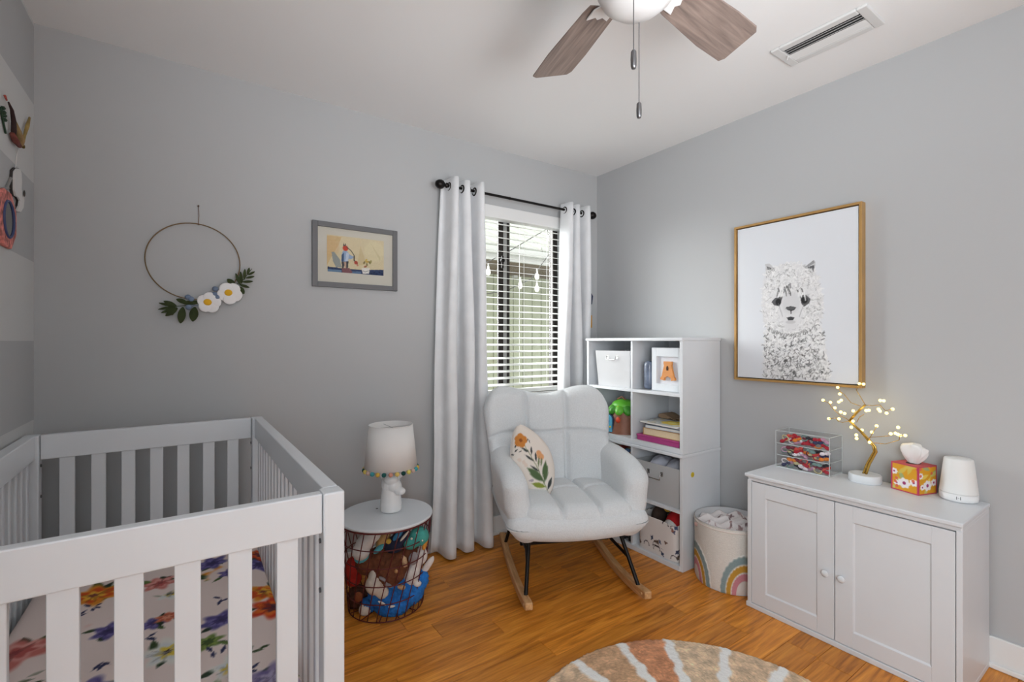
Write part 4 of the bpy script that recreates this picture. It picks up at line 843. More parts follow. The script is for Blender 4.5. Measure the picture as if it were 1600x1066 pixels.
plush('tan_plush', 'tan soft toy tucked between the white and navy toys in the basket', [('body', pm('tan_plush_fur', (204, 164, 110), .1), [(599, 843, -.07, .022, .03, .05, 35)])], tp(600, 865, 0), noise=.002)

# ------------------------------------------------------------------ llama lamp on the side table
lc = on_z(607, 803, tz); lx, ly = lc.x + FX * .045, lc.y + FY * .045
lp = thing('table_lamp', 'white ceramic llama-head lamp with white shade and pompom trim on the side table', 'lamp', (lx, ly, tz))
CER = mat('white_ceramic', (236, 236, 236), .18, coat=.5); SHD = mat('white_lamp_shade', (232, 230, 228), .8, bump=.1, bscale=400)
z = tz; g = M()
g.lathe([(0, z + .001), (.047, z + .001), (.05, z + .006), (.05, z + .03), (.046, z + .07), (.042, z + .10), (.04, z + .125), (0, z + .14)], 32, (lx, ly, 0))
L3 = lambda a, b, c: Vector((lx, ly, z)) + rv * a + fv * b + Vector((0, 0, c))
def eb(a, b, c, r, rot=0): g.ball(L3(a, b, c), r, 18, 12, (0, R(rot), -YAW))
eb(0, 0, .125, (.046, .045, .05)); eb(.016, -.014, .122, (.040, .034, .034), 18); eb(.042, -.022, .102, (.024, .024, .021), 10); eb(.054, -.026, .099, (.021, .021, .018)); eb(.006, -.024, .152, (.034, .028, .026)); eb(-.012, 0, .158, (.03, .032, .026)); eb(-.042, -.004, .174, (.015, .011, .036), -24); eb(.05, -.002, .178, (.014, .011, .036), 34)
remesh(g.build('base', CER, lp, smooth=True), .0025, 3)
eyes = M(); eyes.ball(L3(.03, -.042, .128), .003, 10, 6); eyes.build('eye', CER, lp, smooth=True)
M().tube([(lx, ly, z + .16), (lx, ly, z + .21)], .009, 12).build('socket', mat('grey_socket', (70, 72, 74), .5), lp, smooth='auto')
zs0, zs1, r0, r1 = z + .210, z + .406, .122, .101
o = M().lathe([(r0, zs0), (r1, zs1)], 64, (lx, ly, 0)); o.f = o.f[:64]; o = o.build('shade', SHD, lp, smooth=True); o.modifiers.new('t', 'SOLIDIFY').thickness = .002
M().tube([(lx + r1 * math.cos(a), ly + r1 * math.sin(a), zs1) for a in np.linspace(0, 2 * math.pi, 49)[:-1]], .0018, 6, True).build('shade_rim', SHD, lp, smooth=True)
M().tube([(lx - r1, ly, zs1 - .012), (lx + r1, ly, zs1 - .012)], .0015, 6).tube([(lx, ly - r1, zs1 - .012), (lx, ly + r1, zs1 - .012)], .0015, 6).tube([(lx, ly, zs1 - .012), (lx, ly, z + .2)], .0015, 6).build('shade_spider', CHROME, lp)
M().ball((lx, ly, z + .25), (.028, .028, .04), 14, 10).build('bulb', mat('frosted_bulb', (236, 234, 230), .4), lp, smooth=True)
PC = [(214, 178, 74), (34, 96, 92), (208, 148, 128), (226, 196, 110), (24, 72, 66), (222, 206, 104), (206, 178, 168), (70, 160, 168)]
for i in range(26):
    a = 2 * math.pi * i / 26; M().ball((lx + (r0 - .001) * math.cos(a), ly + (r0 - .001) * math.sin(a), zs0 - .010), .0105, 12, 8).build('pompom', mat('pompom_%d' % (i % 8), PC[i % 8], .95, bump=.8, bscale=300), lp, smooth=True)

# ------------------------------------------------------------------ wreath on the back wall
wr = thing('hoop_wreath', 'thin brass hoop wreath with felt white flowers and green leaves on the back wall', 'wreath', (.025, YB - .01, 1.57))
BRS = mat('aged_brass', (120, 98, 70), .4, .8); wy_ = YB - .016; hc, hr = Vector((.022, wy_, 1.573)), .168
M().tube([(hc.x + .174 * math.cos(a), wy_, hc.z + hr * math.sin(a)) for a in np.linspace(0, 2 * math.pi, 65)[:-1]], .0024, 8, True).build('hoop', BRS, wr, smooth=True)
pt = on_y(310, 352, wy_); pn = on_y(310, 322, YB - .006)
M().tube([pt, pt.lerp(pn, .5) + Vector((.002, -.003, 0)), pn], .0016, 6).tube([pt + Vector((-.004, -.003, .004)), pt + Vector((.004, -.003, .002))], .0025, 6).build('cord', mat('brown_cord', (110, 84, 68), .8), wr)
M().tube([(pn.x, YB, pn.z), (pn.x, YB - .012, pn.z)], .0035, 10).build('nail', mat('brown_nail', (100, 72, 60), .5), wr)
FG = mat('dark_green_felt', (52, 62, 30), .9, var=.15, scale=60, bump=.3); FW = mat('white_felt', (240, 238, 238), .9, bump=.3); FYL = mat('yellow_felt', (232, 178, 40), .9, bump=.3); FB = mat('blue_grey_felt', (112, 128, 152), .9, bump=.3)
def wp(u, v, d=0): p_ = on_y(u, v, wy_); return Vector((p_.x, wy_ - d, p_.z))
LEAFN = [0]
def petal_leaf(a, b, w_, m_, nm, d=.004, parent=wr):
    LEAFN[0] += 1; d = .004 + .0009 * (LEAFN[0] % 7)
    a, b = wp(*a, d), wp(*b, d); L = (b - a); ln = L.length; ux = L / ln; uy = Vector((-ux.z, 0, ux.x)); n = 9
    pts = [(t_ * ln, w_ * math.sin(math.pi * t_) ** .7 / 2) for t_ in np.linspace(0.02, .98, n)]; pts += [(x_, -y_) for x_, y_ in reversed(pts)]
    return M().prism(pts, a, ux, uy, (0, -.003, 0)).build(nm, m_, parent)
cs = lambda x, y: (210 + x / 5.075, 310 + y / 5.075)
for a, b, w_ in (((330, 860), (190, 830), .012), ((330, 860), (185, 882), .012), ((340, 865), (210, 910), .014), ((345, 870), (245, 935), .022), ((340, 860), (230, 815), .02), ((300, 860), (300, 930), .02), ((385, 860), (365, 995), .03), ((480, 860), (462, 980), .034), ((420, 830), (330, 800), .02), ((510, 830), (370, 830), .02), ((430, 830), (520, 820), .016)): petal_leaf(cs(*a), cs(*b), w_, FG, 'leaf', .005)
M().tube([wp(*cs(200, 830), .006), wp(*cs(300, 860), .007), wp(*cs(430, 850), .007)], .0016, 6).build('stem', FG, wr); M().tube([wp(*cs(760, 720), .007), wp(*cs(860, 650), .007), wp(*cs(930, 560), .006)], .0016, 6).build('stem', FG, wr)
for a, b, w_ in (((800, 700), (735, 640), .026), ((840, 690), (800, 595), .014), ((850, 680), (840, 580), .014), ((870, 650), (875, 560), .013), ((895, 610), (910, 550), .012), ((900, 610), (955, 582), .010), ((880, 635), (952, 620), .011), ((850, 665), (942, 660), .012), ((830, 685), (912, 710), .013), ((830, 700), (870, 760), .022)): petal_leaf(cs(*a), cs(*b), w_, FG, 'leaf', .005)
for (fc, fr) in ((cs(592, 830), 17), (cs(755, 755), 18.5)):
    c = wp(*fc, .012); r_ = fr * .0025; fl = thing_part = M().lathe([(0, 0), (.006, 0), (.006, .006)], 10, c, 'y').build('flower', FW, wr)
    for k in range(5):
        a = 2 * math.pi * k / 5 + .3 + fc[0]; g = M(); g.ball(c + Vector((math.cos(a) * r_ * .55, -.002 - .002 * (k % 2), math.sin(a) * r_ * .55)), (r_ * .56, .004, r_ * .60), 16, 8, (0, -a, 0)); g.build('petal', FW, fl, smooth=True)
    M().ball(c + Vector((-.006, -.006, .002)), (.016, .007, .015), 14, 8).build('flower_centre', FYL, fl, smooth=True)
for u, v in (cs(425, 785), cs(450, 800), cs(430, 865), cs(640, 720), cs(635, 762), cs(655, 785)): M().ball(wp(u, v, .012), (.012, .008, .011), 12, 8).build('blue_berry', FB, wr, smooth=True)
M().tube([wp(*cs(520, 858), .014), wp(*cs(480, 850), .014), wp(*cs(430, 880), .014)], .0016, 6).tube([wp(*cs(480, 850), .014), wp(*cs(425, 848), .014)], .0016, 6).build('pale_sprig', FB, wr)

# ------------------------------------------------------------------ small framed print on the back wall
fa, fb_ = on_y(488, 343, YB - .018), on_y(621, 456, YB - .018); x0, x1, z1, z0 = fa.x, fb_.x, 1.829, 1.497; fw = .026
pf_ = thing('framed_print', 'small grey-framed watercolour of a red-headed bird beside a flower pot', 'picture', ((x0 + x1) / 2, YB, z0)); GF = mat('grey_frame', (104, 104, 106), .5)
g = M(); g.box((x0, YB - .02, z0), (x0 + fw, YB - .001, z1)); g.box((x1 - fw, YB - .02, z0), (x1, YB - .001, z1)); g.box((x0 + fw, YB - .02, z0), (x1 - fw, YB - .001, z0 + fw)); g.box((x0 + fw, YB - .02, z1 - fw), (x1 - fw, YB - .001, z1)); g.build('frame', GF, pf_, bevel=.0015)
M().box((x0 + fw, YB - .01, z0 + fw), (x1 - fw, YB - .006, z1 - fw)).build('mat_board', mat('cream_mat', (206, 202, 190), .8), pf_)
pa, pb2 = on_y(480 + 252 / 8.2, 335 + 272 / 8.2, YB - .01), on_y(480 + 980 / 8.2, 335 + 800 / 8.2, YB - .01); aw, ah = pb2.x - pa.x, 1.766 - 1.577
P = Paint(aw, ah, 150, 100, (216, 202, 166)); o0 = Vector((pa.x, 0, 1.577))
def bp(x, y): p_ = on_y(480 + x / 8.2, 335 + y / 8.2, YB - .01); return (p_.x - o0.x, p_.z - o0.z)
def B(pts, c, op=1): P.poly([bp(*q_) for q_ in pts], c, op)
def E_(x, y, r, c, op=1, ry=None, a=0): P.ell(*bp(x, y), r / 8.2 * .0032, (ry or r) / 8.2 * .0032, a, c, op, .25)
B([(250, 270), (440, 290), (400, 400), (320, 520), (250, 660)], (206, 168, 112), .55); E_(290, 430, 120, (210, 170, 118), .35); E_(860, 480, 140, (224, 214, 176), .6); B([(680, 400), (760, 640), (640, 660)], (200, 178, 130), .5); B([(800, 350), (940, 560), (930, 600)], (190, 176, 130), .35)
B([(310, 480), (345, 480), (420, 580), (440, 680), (370, 680), (330, 600)], (150, 156, 152)); B([(262, 668), (430, 690), (700, 712), (978, 712), (978, 800), (262, 745)], (40, 58, 96)); B([(262, 700), (440, 715), (440, 750), (262, 742)], (120, 152, 178), .8); B([(560, 730), (690, 735), (690, 772), (560, 762)], (110, 140, 170), .7)
for k in range(8): E_(720 + k * 34, 745 + (k % 2) * 22, 12, (20, 30, 66), .9)
B([(440, 600), (530, 600), (520, 700), (490, 700), (485, 620), (465, 690), (445, 690)], (70, 70, 76)); B([(470, 610), (500, 610), (500, 690), (480, 690)], (190, 160, 140)); B([(440, 690), (540, 690), (580, 740), (560, 765), (450, 750)], (128, 84, 90))
B([(455, 470), (500, 465), (550, 520), (600, 545), (570, 575), (530, 570), (520, 605), (435, 605), (440, 520)], (150, 172, 202)); B([(442, 520), (470, 490), (470, 600), (438, 605)], (62, 88, 124)); B([(500, 490), (540, 500), (520, 600), (490, 600)], (206, 214, 226), .8)
E_(490, 435, 36, (196, 66, 44)); B([(458, 410), (466, 360), (478, 395), (490, 365), (498, 405)], (84, 74, 70)); P.line([bp(505, 420), bp(560, 465), bp(600, 525), bp(605, 545)], .004, (58, 62, 58)); P.line([bp(600, 540), bp(600, 590), bp(640, 635)], .006, (70, 60, 54)); E_(625, 620, 24, (176, 70, 56)); E_(645, 655, 12, (206, 130, 110))
B([(695, 690), (800, 690), (792, 762), (712, 762)], (226, 222, 216)); P.line([bp(712, 725), bp(745, 738), bp(790, 722)], .002, (40, 44, 70))
for x, y, c in ((730, 620, (120, 104, 60)), (770, 610, (190, 150, 60)), (800, 620, (110, 110, 60)), (755, 590, (206, 176, 80)), (765, 645, (130, 116, 70)), (815, 608, (150, 140, 80)), (745, 670, (150, 80, 60))): E_(x, y, 22, c, .85, 12, x)
P.speckle(.02)
M().grid(np.stack([pa.x + P.X, np.full_like(P.X, YB - .0106), 1.577 + P.Y], 2)).build('watercolour', printed('watercolour', .8), pf_, colors=P.colors())
M().box((x0 + fw, YB - .0135, z0 + fw), (x1 - fw, YB - .012, z1 - fw)).build('pane', clear('picture_glass', (.99, .99, .99)), pf_)

# ------------------------------------------------------------------ alpaca canvas on the right wall
xa_ = XR - .042; y1_, y0_, z0, z1 = 1.44, .848, 1.012, 1.84; GOLD = mat('gold_wood_frame', (186, 146, 88), .4, .25, var=.1, scale=10)
al = thing('alpaca_canvas', 'large gold-framed black and white alpaca portrait on the right wall', 'picture', (XR, (y0_ + y1_) / 2, z0)); ft = .011
g = M(); g.box((xa_, y0_, z0), (XR - .001, y0_ + ft, z1)); g.box((xa_, y1_ - ft, z0), (XR - .001, y1_, z1)); g.box((xa_, y0_ + ft, z0), (XR - .001, y1_ - ft, z0 + ft)); g.box((xa_, y0_ + ft, z1 - ft), (XR - .001, y1_ - ft, z1)); g.build('frame', GOLD, al, bevel=.001)
M().box((xa_ + .02, y0_ + ft, z0 + ft), (XR - .002, y1_ - ft, z1 - ft)).build('shadow_gap', mat('black_gap', (40, 30, 22), .8), al)
gp = .005; cy1_, cy0_, cz0, cz1 = y1_ - ft - gp, y0_ + ft + gp, z0 + ft + gp, z1 - ft - gp; cw, chh_ = cy1_ - cy0_, cz1 - cz0
P = Paint(cw, chh_, 230, 330, (222, 225, 230)); xc_ = xa_ + .008
def ap(x, y): p_ = on_x(1140 + x / 3.44, 300 + y / 3.44, xc_); return (cy1_ - p_.y, p_.z - cz0)
sc_ = .0009
def A_poly(pts, c, op=1): P.poly([ap(*q_) for q_ in pts], c, op)
def A_ell(x, y, rx_, ry2, c, op=1, a=0, soft=.3): P.ell(*ap(x, y), rx_ * sc_, ry2 * sc_, a, c, op, soft)
body = [(188, 460), (205, 425), (240, 405), (300, 388), (350, 382), (405, 400), (455, 425), (475, 460), (490, 520), (503, 600), (500, 660), (480, 705), (500, 760), (515, 850), (528, 940), (540, 1030), (185, 1010), (185, 900), (188, 800), (200, 735), (182, 690), (176, 600), (180, 520)]
for gx_ in range(3): A_poly([(330 + (x - 330) * (1.05 - .025 * gx_), 700 + (y - 700) * (1.03 - .015 * gx_)) for x, y in body], (222, 223, 226), .45)
A_poly(body, (218, 218, 220), .8)
for ear in ([(192, 388), (212, 385), (243, 412), (236, 432), (205, 458), (194, 430)], [(400, 406), (452, 366), (462, 378), (455, 442), (432, 425)]): A_poly(ear, (196, 196, 198))
A_poly([(200, 400), (222, 408), (236, 424), (212, 446)], (104, 104, 106)); A_poly([(418, 405), (455, 392), (452, 432), (436, 420)], (92, 92, 94)); A_poly([(400, 406), (452, 366), (458, 380), (420, 404)], (150, 150, 152))
rs = random.Random(21); bp2 = np.array(body)
def inside(x, y):
    c = False
    for i in range(len(body)):
        x1, y1 = body[i]; x2, y2 = body[i - 1]
        if (y1 > y) != (y2 > y) and x < (x2 - x1) * (y - y1) / (y2 - y1) + x1: c = not c
    return c
for i in range(5200):
    x, y = rs.uniform(176, 540), rs.uniform(385, 1000)
    if not inside(x, y): continue
    low = min(1, max(0, (y - 720) / 160)); cen = 1 - min(1, abs(x - 350) / 170); a = rs.uniform(0, 6.28); ln = rs.uniform(7, 15)
    dk = rs.random() < (.12 + .30 * low * (.35 + .65 * cen)); c = rs.uniform(70, 150) if dk and low > .2 else (rs.uniform(150, 190) if dk else rs.uniform(212, 246))
    a2 = a + rs.uniform(-1.4, 1.4); p0 = (x, y); p1 = (x + ln * math.cos(a), y + ln * math.sin(a)); p2 = (p1[0] + ln * .7 * math.cos(a2), p1[1] + ln * .7 * math.sin(a2)); P.line([ap(*p0), ap(*p1), ap(*p2)], rs.uniform(.003, .005) * (1.2 if low else 1), (c, c, c), rs.uniform(.35, .8))
A_ell(340, 560, 120, 60, (214, 214, 216), .35); A_ell(330, 640, 62, 100, (222, 222, 224), .9); A_ell(330, 600, 45, 60, (206, 206, 208), .6)
for pts in ([(225, 592), (245, 570), (285, 560), (278, 590), (268, 615), (240, 610)], [(378, 560), (405, 550), (435, 575), (428, 598), (400, 618), (385, 600)]): A_poly(pts, (78, 78, 80), .9)
A_ell(262, 592, 15, 18, (36, 36, 38)); A_ell(402, 582, 16, 18, (34, 34, 36)); P.line([ap(262, 600), ap(275, 640), ap(285, 670)], .004, (150, 150, 152), .5); P.line([ap(398, 610), ap(385, 640), ap(375, 670)], .004, (150, 150, 152), .5)
for i in range(38):
    x = rs.uniform(255, 405); y = 500 + abs(x - 330) * .35 + rs.uniform(-10, 28); c = rs.choice([232, 240, 120, 236, 90]); P.line([ap(x, y), ap(x + rs.uniform(-10, 10), y + rs.uniform(16, 34))], .006, (c, c, c), .8)
A_poly([(302, 620), (330, 614), (358, 620), (350, 634), (334, 640), (333, 655), (327, 655), (326, 640), (310, 634)], (70, 70, 72)); A_ell(328, 625, 26, 8, (96, 96, 98), .8); A_poly([(306, 676), (328, 670), (350, 676), (340, 690), (315, 690)], (66, 66, 68)); A_ell(328, 700, 26, 10, (200, 200, 202)); A_ell(328, 730, 34, 24, (214, 214, 216), .6)
for i in range(60):
    t_ = i / 59; x = 205 + 270 * t_; y = 735 + 40 * math.sin(math.pi * t_) - 20 * t_ + rs.uniform(-8, 8); c = rs.uniform(90, 150); P.line([ap(x, y), ap(x + rs.uniform(-10, 10), y + rs.uniform(4, 16))], .004, (c, c, c), .55)
M().grid(np.stack([np.full_like(P.X, xc_), cy1_ - P.X, cz0 + P.Y], 2)).build('canvas_print', printed('canvas_print', .75, .08, 900), al, colors=P.colors())
M().box((xc_ + .0006, cy0_, cz0), (xa_ + .021, cy1_, cz1)).build('canvas', mat('canvas_white', (226, 226, 228), .85), al)

# ------------------------------------------------------------------ decorations on the striped wall
xw = XL
lwp = lambda u, v, d=.004: (lambda p_: Vector((xw + d, p_.y, p_.z)))(on_x(u, v, xw))
mr_ = thing('patterned_mirror', 'coral patterned ring mirror with blue rim on the striped wall', 'mirror', (xw, 2.165, 1.514))
mc = Vector((xw + .01, 2.165, 1.612)); CORL = mat('coral_pattern', (204, 120, 112), .7, var=.75, scale=55); 
oct_ = [(math.cos(math.pi * k / 4 + .39) * .094, math.sin(math.pi * k / 4 + .39) * .098) for k in range(8)]
M().prism(oct_, (xw + .001, mc.y, mc.z), (0, 1, 0), (0, 0, 1), (.012, 0, 0)).build('rim', CORL, mr_, bevel=.003)
M().tube([(xw + .014, mc.y + .052 * math.cos(a), mc.z + .058 * math.sin(a)) for a in np.linspace(0, 2 * math.pi, 33)[:-1]], .004, 8, True).build('inner_ring', mat('blue_ring', (62, 76, 122), .5), mr_, smooth=True)
M().prism([(math.cos(2 * math.pi * k / 24) * .05, math.sin(2 * math.pi * k / 24) * .056) for k in range(24)], (xw + .013, mc.y, mc.z), (0, 1, 0), (0, 0, 1), (.001, 0, 0)).build('mirror_glass', mat('mirror_silver', (120, 118, 116), .05, 1), mr_)
bd_ = thing('cutout_figure', 'white painted wooden cutout with dark outline beside the patterned mirror', 'wall ornament', lwp(24, 300)); s2_ = lambda x, y: lwp(x / 7.62, 250 + y / 7.62)
outl = [(150, 95), (185, 105), (200, 150), (205, 260), (200, 350), (225, 400), (235, 470), (225, 560), (195, 610), (150, 610), (145, 590), (175, 540), (185, 480), (165, 440), (130, 420), (115, 350), (115, 220), (120, 130)]
def lprism(pts, m_, nm, par, d0, th2, fn):
    V = [fn(*q_) for q_ in pts]; M().prism([(p_.y, p_.z) for p_ in V], (xw + d0, 0, 0), (0, 1, 0), (0, 0, 1), (th2, 0, 0)).build(nm, m_, par)
cxm, cym = 165, 360; lprism([(cxm + (x - cxm) * 1.18, cym + (y - cym) * 1.03) for x, y in outl], mat('dark_outline', (58, 54, 52), .7), 'outline', bd_, .001, .006, s2_); lprism(outl, mat('white_wood_paint', (226, 224, 222), .6), 'body', bd_, .007, .005, s2_)
M().tube([s2_(110, 210), s2_(30, 400)], .004, 6).tube([s2_(0, 340), s2_(80, 335)], .004, 6).tube([s2_(60, 380), s2_(150, 560)], .004, 6).build('strut', mat('grey_wood', (150, 148, 146), .7), bd_)
M().ball(s2_(212, 390) + Vector((.012, 0, 0)), (.003, .006, .012), 8, 6).build('dark_mark', mat('dark_outline', (58, 54, 52), .7), bd_)
M().tube([s2_(165, 90), lwp(24, 240), lwp(28, 228)], .0012, 6).build('cord', mat('white_cord', (226, 224, 220), .8), bd_)
fe = thing('feather_ornament', 'brown and gold feather ornament with red tip on the striped wall', 'wall ornament', lwp(20, 230)); s1_ = lambda x, y: lwp(x / 8.2, 130 + y / 8.2)
def plume(pts, w_, m_, nm, d): M().tube([s1_(*q_) + Vector((d, 0, 0)) for q_ in pts], [.62 * k_ for k_ in w_], 8).build(nm, m_, fe, smooth=True)
plume([(15, 150), (40, 210)], [.006, .004], mat('red_quill', (170, 70, 60), .7), 'quill_tip', .004); plume([(40, 230), (85, 330), (110, 480), (110, 600), (105, 680)], [.004, .008, .011, .012, .008], mat('dark_feather', (46, 22, 22), .7, var=.2), 'feather', .008)
plume([(140, 480), (170, 600), (200, 720), (215, 790)], [.006, .016, .022, .012], mat('tan_feather', (150, 124, 84), .8, var=.3, scale=40), 'feather', .006); plume([(90, 640), (130, 720), (190, 800)], [.012, .016, .01], mat('russet_feather', (120, 64, 56), .8, var=.3, scale=40), 'feather', .008); plume([(235, 800), (265, 660), (300, 540), (330, 430)], [.006, .007, .010, .005], mat('gold_feather', (166, 140, 82), .8, var=.25, scale=40), 'feather', .006); plume([(225, 810), (235, 790)], [.008, .005], mat('dark_gold', (110, 88, 40), .7), 'quill_base', .01)
gl = thing('green_sprig', 'dark green leaf sprig at the left edge of the striped wall', 'wall ornament', lwp(2, 190)); GS = mat('deep_green_leaf', (40, 66, 48), .8)
for a, b in (((0, 310), (30, 320)), ((0, 360), (50, 380)), ((5, 400), (60, 420)), ((10, 450), (60, 480)), ((-40, 330), (0, 360))): M().tube([s1_(*a), s1_((a[0] + b[0]) / 2, (a[1] + b[1]) / 2), s1_(*b)], [.003, .007, .002], 6).build('leaf', GS, gl, smooth=True)
M().tube([s1_(-20, 300), s1_(15, 480), s1_(50, 640)], .003, 6).build('stem', GS, gl)

# ------------------------------------------------------------------ ceiling fan
fcx, fcy, fz = .958, .826, 2.19
fan = thing('ceiling_fan', 'ceiling fan with grey-brown wooden blades and white light bowl', 'ceiling fan', (fcx, fcy, fz))
BLD = [grain('weathered_blade', (112, 98, 92), (156, 138, 128), 0, .5, 5)][0]; FWH = mat('fan_white', (230, 230, 230), .35)
M().lathe([(.075, HC), (.085, HC - .02), (.085, HC - .06), (.11, HC - .075), (.125, HC - .11), (.125, fz + .03), (.1, fz - .005), (.06, fz - .015)], 40, (fcx, fcy, 0)).build('motor_housing', FWH, fan, smooth='auto')
M().lathe([(.07, fz - .012), (.104, fz - .018), (.108, fz - .034), (.104, fz - .056), (.09, fz - .084), (.064, fz - .106), (.03, fz - .115), (0, fz - .117)], 40, (fcx, fcy, 0)).build('light_bowl', mat('frosted_bowl', (226, 226, 226), .3), fan, smooth=True)
for k in range(5):
    a = R(76 - 72 * k); ca, sa = math.cos(a), math.sin(a)
    out = [(.155, -.052), (.19, -.058), (.40, -.074), (.505, -.076), (.525, -.066), (.545, .05), (.535, .068), (.40, .070), (.19, .056), (.155, .05)]
    tilt = R(-12); vs = []
    me_pts = [(x_, y_ * math.cos(tilt), y_ * math.sin(tilt)) for x_, y_ in out]
    g = M(); n = len(out); g.add([(x_, y_, z_ + .003) for x_, y_, z_ in me_pts] + [(x_, y_, z_ - .003) for x_, y_, z_ in me_pts], [tuple(range(n)), tuple(range(2 * n - 1, n - 1, -1))] + [(i, i + n, (i + 1) % n + n, (i + 1) % n) for i in range(n)])
    bo = g.build('blade', BLD, fan, world=False, bevel=.0015); bo.rotation_euler = (0, 0, a)
    ir = M(); ir.prism([(.08, -.012), (.13, -.014), (.16, -.036), (.205, -.036), (.19, -.012), (.20, .0), (.19, .012), (.205, .036), (.16, .036), (.13, .014), (.08, .012)], (0, 0, -.012), (1, 0, 0), (0, math.cos(tilt), math.sin(tilt)), (0, 0, .006)); io = ir.build('blade_iron', FWH, bo, world=False, bevel=.002)
CHN = mat('chain_nickel', (120, 120, 122), .35, .9)
for (u, v0, v1, b, zt) in ((990, 78, 108, -.10, fz - .02), (998.5, 160, 185, .055, fz - .06)):
    dep = fcx * FX + fcy * FY + b; cc = fv * dep + rv * ((u - 800) / FPX * dep); ztop = CZ - (v0 - HOR) / FPX * dep; zbt = CZ - (v1 - HOR) / FPX * dep
    M().tube([(cc.x, cc.y, zt), (cc.x, cc.y, ztop)], .0013, 6).build('pull_chain', CHN, fan)
    h_ = ztop - zbt; M().lathe([(0, 0), (.005, .001), (.0066, h_ * .15), (.0072, h_ * .5), (.0064, h_ * .9), (.003, h_), (0, h_)], 14, (cc.x, cc.y, zbt)).build('chain_fob', CHN, fan, smooth=True)

# ------------------------------------------------------------------ ceiling air vent
vx0, vx1, vy0, vy1 = 2.012, 2.19, .68, 1.022
vt = thing('air_vent', 'white rectangular louvred air vent in the ceiling', 'air vent', ((vx0 + vx1) / 2, (vy0 + vy1) / 2, HC - .012)); VW = mat('vent_white', (214, 214, 213), .5)
g = M(); fw = .034; zt_, zb_ = HC - .0005, HC - .012
g.box((vx0, vy0, zb_), (vx1, vy0 + fw, zt_)); g.box((vx0, vy1 - fw, zb_), (vx1, vy1, zt_)); g.box((vx0, vy0 + fw, zb_), (vx0 + fw, vy1 - fw, zt_)); g.box((vx1 - fw, vy0 + fw, zb_), (vx1, vy1 - fw, zt_)); g.build('frame', VW, vt, bevel=.004)
M().box((vx0 + fw, vy0 + fw, HC - .0022), (vx1 - fw, vy1 - fw, HC - .0006)).build('duct', mat('duct_dark', (66, 66, 66), .9), vt)
for k in range(6):
    xk = vx0 + fw + .012 + k * (vx1 - vx0 - 2 * fw - .024) / 5; sg = -1 if k < 3 else 1
    M().box((xk - .0065, vy0 + fw, HC - .0095), (xk + .0065, vy1 - fw, HC - .0085), (0, sg * R(28), 0)).build('louvre', VW, vt)
M().tube([(vx0 + .08, vy1 - fw, HC - .012), (vx0 + .08, vy1 - fw + .004, HC - .03)], .002, 6).build('lever', VW, vt)

# ------------------------------------------------------------------ things on the cabinet
zc0 = chh + .0005
ACR = clear('clear_acrylic', (.985, .988, .988))
ab = thing('acrylic_drawer_box', 'clear acrylic three-drawer box full of hair bows on the cabinet', 'drawer box', (2.415, 1.047, zc0)); bx0, bx1, by0_, by1_ = 2.347, 2.478, .934, 1.166; bhh = .175; w_ = .003
EDG = mat('acrylic_edge', (214, 220, 220), .15, coat=.5)
def sheet(g, p, a, b): g.add([p, (p[0] + a[0], p[1] + a[1], p[2] + a[2]), (p[0] + a[0] + b[0], p[1] + a[1] + b[1], p[2] + a[2] + b[2]), (p[0] + b[0], p[1] + b[1], p[2] + b[2])], [(0, 1, 2, 3)])
DX, DY = bx1 - bx0, by1_ - by0_
g = M(); sheet(g, (bx0, by0_, zc0 + bhh), (DX, 0, 0), (0, DY, 0)); sheet(g, (bx0, by0_, zc0), (DX, 0, 0), (0, 0, bhh)); sheet(g, (bx0, by1_, zc0), (DX, 0, 0), (0, 0, bhh)); sheet(g, (bx1, by0_, zc0), (0, DY, 0), (0, 0, bhh)); g.build('case', ACR, ab)
e = .0011; g = M()
for yy_ in (by0_, by1_):
    for xx_ in (bx0, bx1): g.box((xx_ - e, yy_ - e, zc0), (xx_ + e, yy_ + e, zc0 + bhh))
    for zz_ in (zc0 + e, zc0 + bhh): g.box((bx0, yy_ - e, zz_ - e), (bx1, yy_ + e, zz_ + e))
for xx_ in (bx0, bx1):
    for zz_ in (zc0 + e, zc0 + bhh): g.box((xx_ - e, by0_, zz_ - e), (xx_ + e, by1_, zz_ + e))
g.build('case_edges', EDG, ab)
dh = (bhh - 2 * w_) / 3
for k in range(3):
    za = zc0 + w_ + k * dh; zb3 = za + dh - .002; a0_, a1_ = by0_ + .003, by1_ - .003
    g = M(); sheet(g, (bx0 + .002, a0_, za), (0, a1_ - a0_, 0), (0, 0, zb3 - za)); sheet(g, (bx0 + .002, a0_, za), (DX - .006, 0, 0), (0, a1_ - a0_, 0)); dr = g.build('drawer', ACR, ab)
    g = M(); g.box((bx0 + .001, a0_, za - e), (bx0 + .003, a1_, za + e)); g.box((bx0, a0_ - e, za - e), (bx1, a0_ + e, za + e)); g.build('drawer_edge', EDG, dr)
    M().lathe([(.0, -.01), (.005, -.008), (.005, -.003), (.003, 0)], 12, (bx0 + .002, (a0_ + a1_) / 2, (za + zb3) / 2), 'x').build('knob', EDG, dr, smooth=True)
rs = random.Random(12); HC_ = [((176, 34, 52), 'red'), ((236, 226, 232), 'white'), ((54, 58, 92), 'navy'), ((226, 132, 52), 'orange'), ((196, 152, 176), 'pink'), ((120, 150, 146), 'sage'), ((120, 44, 60), 'maroon'), ((206, 196, 150), 'straw'), ((44, 40, 48), 'black'), ((206, 80, 70), 'coral')]
ORD = ['first', 'second', 'third', 'fourth', 'fifth', 'sixth', 'seventh']; LAY = ['lowest', 'middle', 'upper']
